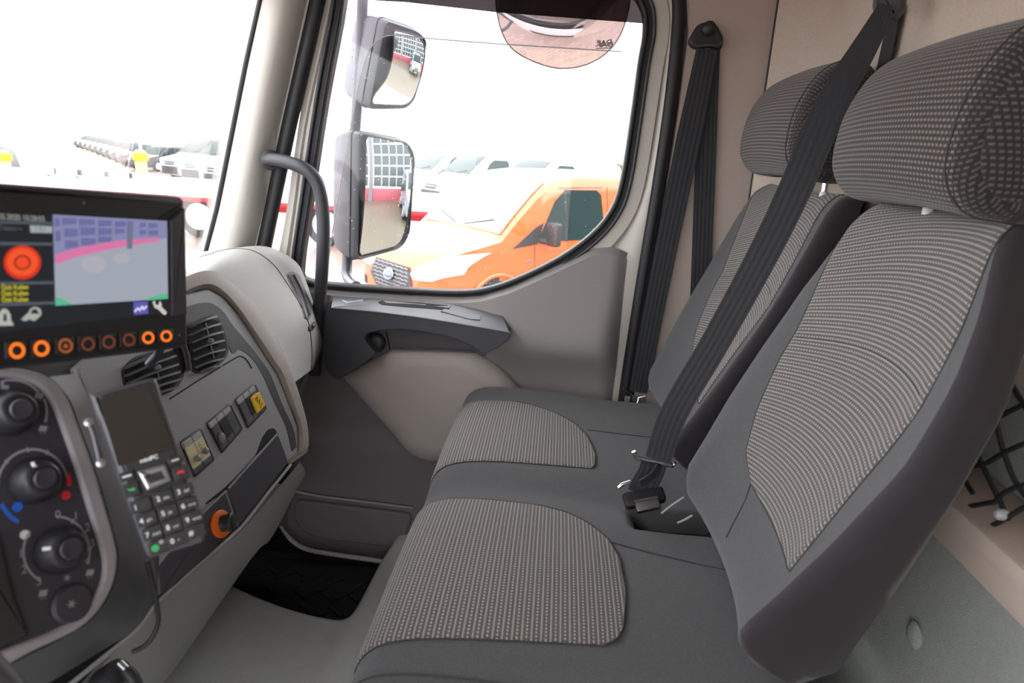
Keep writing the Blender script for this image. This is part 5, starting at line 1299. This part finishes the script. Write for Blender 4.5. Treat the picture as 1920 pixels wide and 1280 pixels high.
# honeycomb grille rows and the oval badge
for r in range(7):
    z = .50 + r * .045; w = .34 + .10 * min(r, 3) / 3 - .02 * max(0, r - 4)
    tube('grille_bar', [V((LAST_NOSE(y, z) - .020, y, z + (.012 if k % 2 else 0))) for k, y in enumerate(np.linspace(-w, w, 15))], .010, M_GREY, van, 6)
bd = lathe('badge', [(.112, 0), (.118, .008), (.108, .016), (.10, .014), (.004, .014)], (-.030, 0, .665), (-1, 0, .12), M_STEEL, van, 28)
for vv in bd.data.vertices: vv.co.z = .665 + (vv.co.z - .665) * .62
bb = lathe('badge_field', [(.096, 0), (.092, .003), (.004, .003)], (-.045, 0, .667), (-1, 0, .12), pm('badge_blue', (96, 110, 170), .3), bd, 28)
for vv in bb.data.vertices: vv.co.z = .667 + (vv.co.z - .667) * .60
letters('badge_script', 'Ford', (-.0505, .072, .640), (0, -1, 0), (0, 0, 1), .070, M_WHITEP, bd, shear=.25)
put(van, -2.128, 8.70, .746, 1.06)
NOSE_W = [('grille', [('c', 0), (-.34, .70), (.34, .70), (.40, .88), (-.40, .88)], M_CHAR, .015), ('bumper', [('c', 0), (-.82, .32), (.82, .32), (.86, .66), (-.86, .66)], M_CHAR, .014), ('headlamp', [(.50, .74), (.80, .78), (.92, .98), (.78, .96), (.52, .86)], M_LAMP, .012), ('grille_bar', [('c', 0), (-.33, .77), (.33, .77), (.33, .80), (-.33, .80)], M_STEEL, .022)]
wv = vehicle('van', '', 'van', M_WHITE, VAN, van_opt(NOSE_W))
GW = 'white vans parked in a row behind the trailer'
def fwd(px, py, d): return at(px, py, YP(d))
p = fwd(806, 350, 26.5); put(wv, p[0], p[1], .72, 1.12); wv['label'] = 'white van with dark lower bumper just right of the door mirror'; wv['group'] = GW
p = fwd(742, 348, 29.0); clone(wv, p[0], p[1], .72, 'white van mostly hidden behind the big door mirror', 1.12, GW)
p = fwd(925, 350, 24.8); clone(wv, p[0], p[1], .72, 'white van whose roof and window peek over the orange van windscreen', 1.10, GW)
p = fwd(1090, 345, 21); clone(wv, p[0], p[1], .72, 'white van whose roof shows above the orange van roof near the hedge', .98, GW)
GV = 'white vans beyond the trailer seen through the windscreen'
p = fwd(318, 325, 33); clone(wv, p[0], p[1], 1.05, 'white van with black bumper right behind the right-hand yellow bollard', 1.1, GV)
p = fwd(356, 328, 31); clone(wv, p[0], p[1], 1.05, 'white van in the middle of the three seen past the monitor', 1.1, GV)
p = fwd(400, 335, 28); clone(wv, p[0], p[1], 1.05, 'white van nearest the pale pillar in the windscreen', 1.15, GV)
# the van seen in the mirror, by the workshop doors
mv_ = vehicle('van', 'silver van with black grille and yellow plate standing by the workshop doors', 'van', M_SILVER, VAN, van_opt(NOSE_W))
box('number_plate', (-.035, -.26, .44), (-.02, .26, .55), M_YEL, mv_)
put(mv_, 7.2, 5.2, .10, 1.05)
# line of dark cars
CAR = [(0, .55, .60), (.05, .78, .76), (.2, .90, .84), (.6, .98, .88), (1.15, 1.06, .90), (1.5, 1.32, .90), (1.85, 1.54, .89), (2.2, 1.64, .88), (3.4, 1.66, .87), (4.0, 1.55, .86), (4.3, 1.20, .84), (4.4, .85, .80)]
CO = dict(wheels=(.85, 3.5), windows=[[(1.65, 1.10), (2.5, 1.12), (2.5, 1.50), (2.05, 1.48)], [(2.6, 1.12), (3.7, 1.14), (3.5, 1.48), (2.6, 1.50)]], screen=(1.18, 1.9, .88), mirror=(1.65, 1.05), nose=[('grille', [('c', 0), (-.4, .58), (.4, .58), (.4, .74), (-.4, .74)], M_BLACK, .012), ('headlamp', [(.5, .66), (.72, .68), (.78, .80), (.55, .76)], M_LAMP, .012)], tumble=.22)
car = vehicle('car', '', 'car', pm('grey_car_paint', (66, 68, 74), .3, coat=.4), CAR, CO)
n = 10
for k in range(n):
    t = k / (n - 1); px = 256 - 110 * t ** .72; d = 40 + 36 * t
    p = fwd(px, 300 - 20 * t, d); lab = 'dark car in the far row beyond the trailer, %s' % ['nearest, beside the bollard', 'second from the bollard', 'third from the bollard', 'fourth from the bollard', 'fifth from the bollard', 'fifth from the far end', 'fourth from the far end', 'third from the far end', 'second from the far end', 'smallest, at the far end'][k]
    if k == 0: put(car, p[0], p[1], 1.35, .90); car['label'] = lab; car['group'] = 'far row of dark cars'
    else: clone(car, p[0], p[1], 1.35, lab, .90, 'far row of dark cars')
dv_ = vehicle('car', 'dark estate car with a red tail lamp at the left edge', 'car', M_DKPAINT, CAR, CO)
for s in (-1, 1): prism('tail_lamp', [V((4.16, s * .80, .86)), V((4.33, s * .80, .86)), V((4.26, s * .82, 1.16)), V((4.14, s * .82, 1.16))], (.3, s, .1), .03, M_REDL, dv_)
p = fwd(8, 300, 20); put(dv_, p[0] - 5.75, p[1] - .3, .05, 1.25)

# ================================================================== low flatbed trailer
TY = 15.3
d0, d1 = at(430, 352, YP(TY)), at(0, 330, YP(TY)); dz = d0[2]
tr = thing('flatbed_trailer', 'white and red flatbed trailer parked across the yard', 'trailer', (-9, TY + 1.2, GZ))
X0, X1 = d1[0] - 2.0, at(832, 384, YP(TY))[0]
box('deck', (X0, TY, dz - .16), (X1, TY + 2.5, dz), M_WHITE, tr, .02)
box('rave', (X0, TY - .03, dz - .26), (X1, TY + .02, dz - .16), M_WHITE, tr, .01)
box('chassis_rail', (X0 + .3, TY + .35, dz - .52), (X1, TY + .55, dz - .26), M_RED, tr, .02)
box('chassis_rail', (X0 + .3, TY + 1.95, dz - .52), (X1, TY + 2.15, dz - .26), M_RED, tr, .02)
box('side_stripe', (X0 + .3, TY - .045, dz - .36), (X1 + .02, TY + .02, dz - .27), M_RED, tr, .01)
box('bumper_beam', (X1 - .4, TY - .03, dz - .50), (X1 + .03, TY + 2.5, dz - .36), M_RED, tr, .02)
for px in (372, 300, 610):
    wx = at(px, 410, YP(TY))[0]
    for y in (TY + .02, TY + 2.2):
        wh = lathe('wheel', [(.30, .0), (.46, -.01), (.49, .05), (.49, .24), (.46, .28), (.30, .28)], (wx, y + .28, GZ + .49), (0, -1, 0), M_TYRE, tr, 32)
        lathe('rim', [(.31, .275), (.30, .305), (.26, .292), (.13, .288), (.12, .315), (.01, .315)], (wx, y + .28, GZ + .49), (0, -1, 0), M_RIM, wh, 28)
        for q in range(8): 
            a = q * math.pi / 4; lathe('wheel_nut', [(.018, 0), (.014, .025)], (wx + .20 * math.cos(a), y + .06, GZ + .49 + .20 * math.sin(a)), (0, -1, 0), M_STEEL, wh, seg=8)
gx = at(405, 400, YP(TY))[0]
prism('mudguard_stay', [V((gx - .25, TY, dz - .3)), V((gx, TY, dz - .3)), V((gx + .35, TY, dz - .95)), V((gx + .2, TY, dz - 1.0))], (0, -1, 0), .08, M_RED, tr)
# tiers of pale headboards on the deck
for px0, px1, y0, y1 in ((104, 147, 318, 330), (153, 198, 321, 333), (203, 245, 325, 337), (92, 145, 331, 343), (150, 200, 336, 348), (205, 255, 340, 352), (258, 306, 344, 356)):
    a, b = at(px0, (y0 + y1) / 2, YP(TY + (1.0 if y0 < 328 else .1))), at(px1, (y0 + y1) / 2 + 2, YP(TY + (1.0 if y0 < 328 else .1)))
    hh = .17; z = max(dz + .01 if y0 > 328 else dz + .01, min(a[2], b[2]) - hh / 2); z1 = max(a[2], b[2]) + hh / 2
    bd_ = box('drop_side', (a[0], a[1], z), (b[0], a[1] + .04, z1), M_WHITE, tr, .01)
    for x in (a[0], b[0]): box('stake', (x - .03, a[1] - .02, dz - .02), (x + .02, a[1] + .06, z1 + .02), M_CHAR, tr, .006)

# bollards and the lamp post
def bollard(px, lab):
    p = at(px, 325, YP(19)); t = thing('bollard', lab, 'bollard', (p[0], 19, GZ), 'pale yellow bollards in the yard')
    zt_ = at(px, 281, YP(19))[2]; h = zt_ - GZ
    lathe('post', [(.15, 0), (.15, h - .10), (.13, h - .03), (.07, h), (.01, h)], (p[0], 19, GZ), (0, 0, 1), M_PALEYEL, t, 20)
    zb = at(px, 302, YP(19))[2]; lathe('band', [(.158, 0), (.20, .02), (.20, .20), (.158, .22)], (p[0], 19, zb), (0, 0, 1), M_YEL, t, 20)
bollard(266, 'pale yellow bollard with a bright band right of the far row of dark cars'); bollard(11, 'pale yellow bollard with a bright band at the left edge of the windscreen')
lp0 = at(267, 320, YP(33)); lpt = at(247, 12, YP(33))
lp = thing('lamp_post', 'tall thin grey lamp post rising behind the trailer in the windscreen', 'lamp post', (lp0[0], 33, GZ))
tube('mast', [V((lp0[0], 33, GZ)), V((lp0[0], 33, 4)), V((lp0[0], 33, lpt[2] - .2))], [.07, .06, .045], M_WHITE, lp, 10)
lathe('lamp_head', [(.05, -.35), (.34, -.22), (.36, -.10), (.20, .10), (.02, .14)], (lp0[0], 33, lpt[2]), (0, 0, 1), M_WHITE, lp, 18)

# ================================================================== workshop behind (seen in the mirrors)
ws = thing('workshop_building', 'workshop with glazed sectional doors over a red plinth, seen in the mirrors', 'building', (14, 4, GZ))
WX = 13.0; M_WSH = pm('workshop_grey', (120, 122, 124), .6); M_PANE = pm('workshop_pane', (70, 82, 84), .08, spec=.4); M_PLINTH = pm('red_plinth', (178, 84, 96), .5); M_FRAMEW = pm('white_door_frame', (225, 226, 226), .5)
box('wall', (WX + .25, -10, GZ), (WX + .5, 26, GZ + 6.0), M_WSH, ws)
box('fascia', (WX - .1, -10, GZ + 5.0), (WX + .3, 26, GZ + 6.2), M_FRAMEW, ws)
for k in range(9):
    y0 = -10 + k * 4.0
    box('column', (WX - .05, y0 - .16, GZ), (WX + .3, y0 + .16, GZ + 5.0), M_GREY, ws)
    dr = box('sectional_door', (WX + .12, y0 + .16, GZ), (WX + .2, y0 + 3.84, GZ + 5.0), M_FRAMEW, ws)
    box('plinth_panel', (WX + .07, y0 + .18, GZ + .02), (WX + .125, y0 + 3.82, GZ + .82), M_PLINTH, dr, .01)
    if k in (1, 2, 3, 4, 5):
        for r in range(6):
            for c in range(5):
                a = y0 + .26 + c * .705; z = GZ + .96 + r * .67
                box('pane', (WX + .10, a, z), (WX + .125, a + .64, z + .58), M_PANE, dr)
    else:
        for r in range(6): box('pane', (WX + .10, y0 + .26, GZ + .96 + r * .67), (WX + .125, y0 + 3.74, GZ + 1.54 + r * .67), M_PANE, dr)
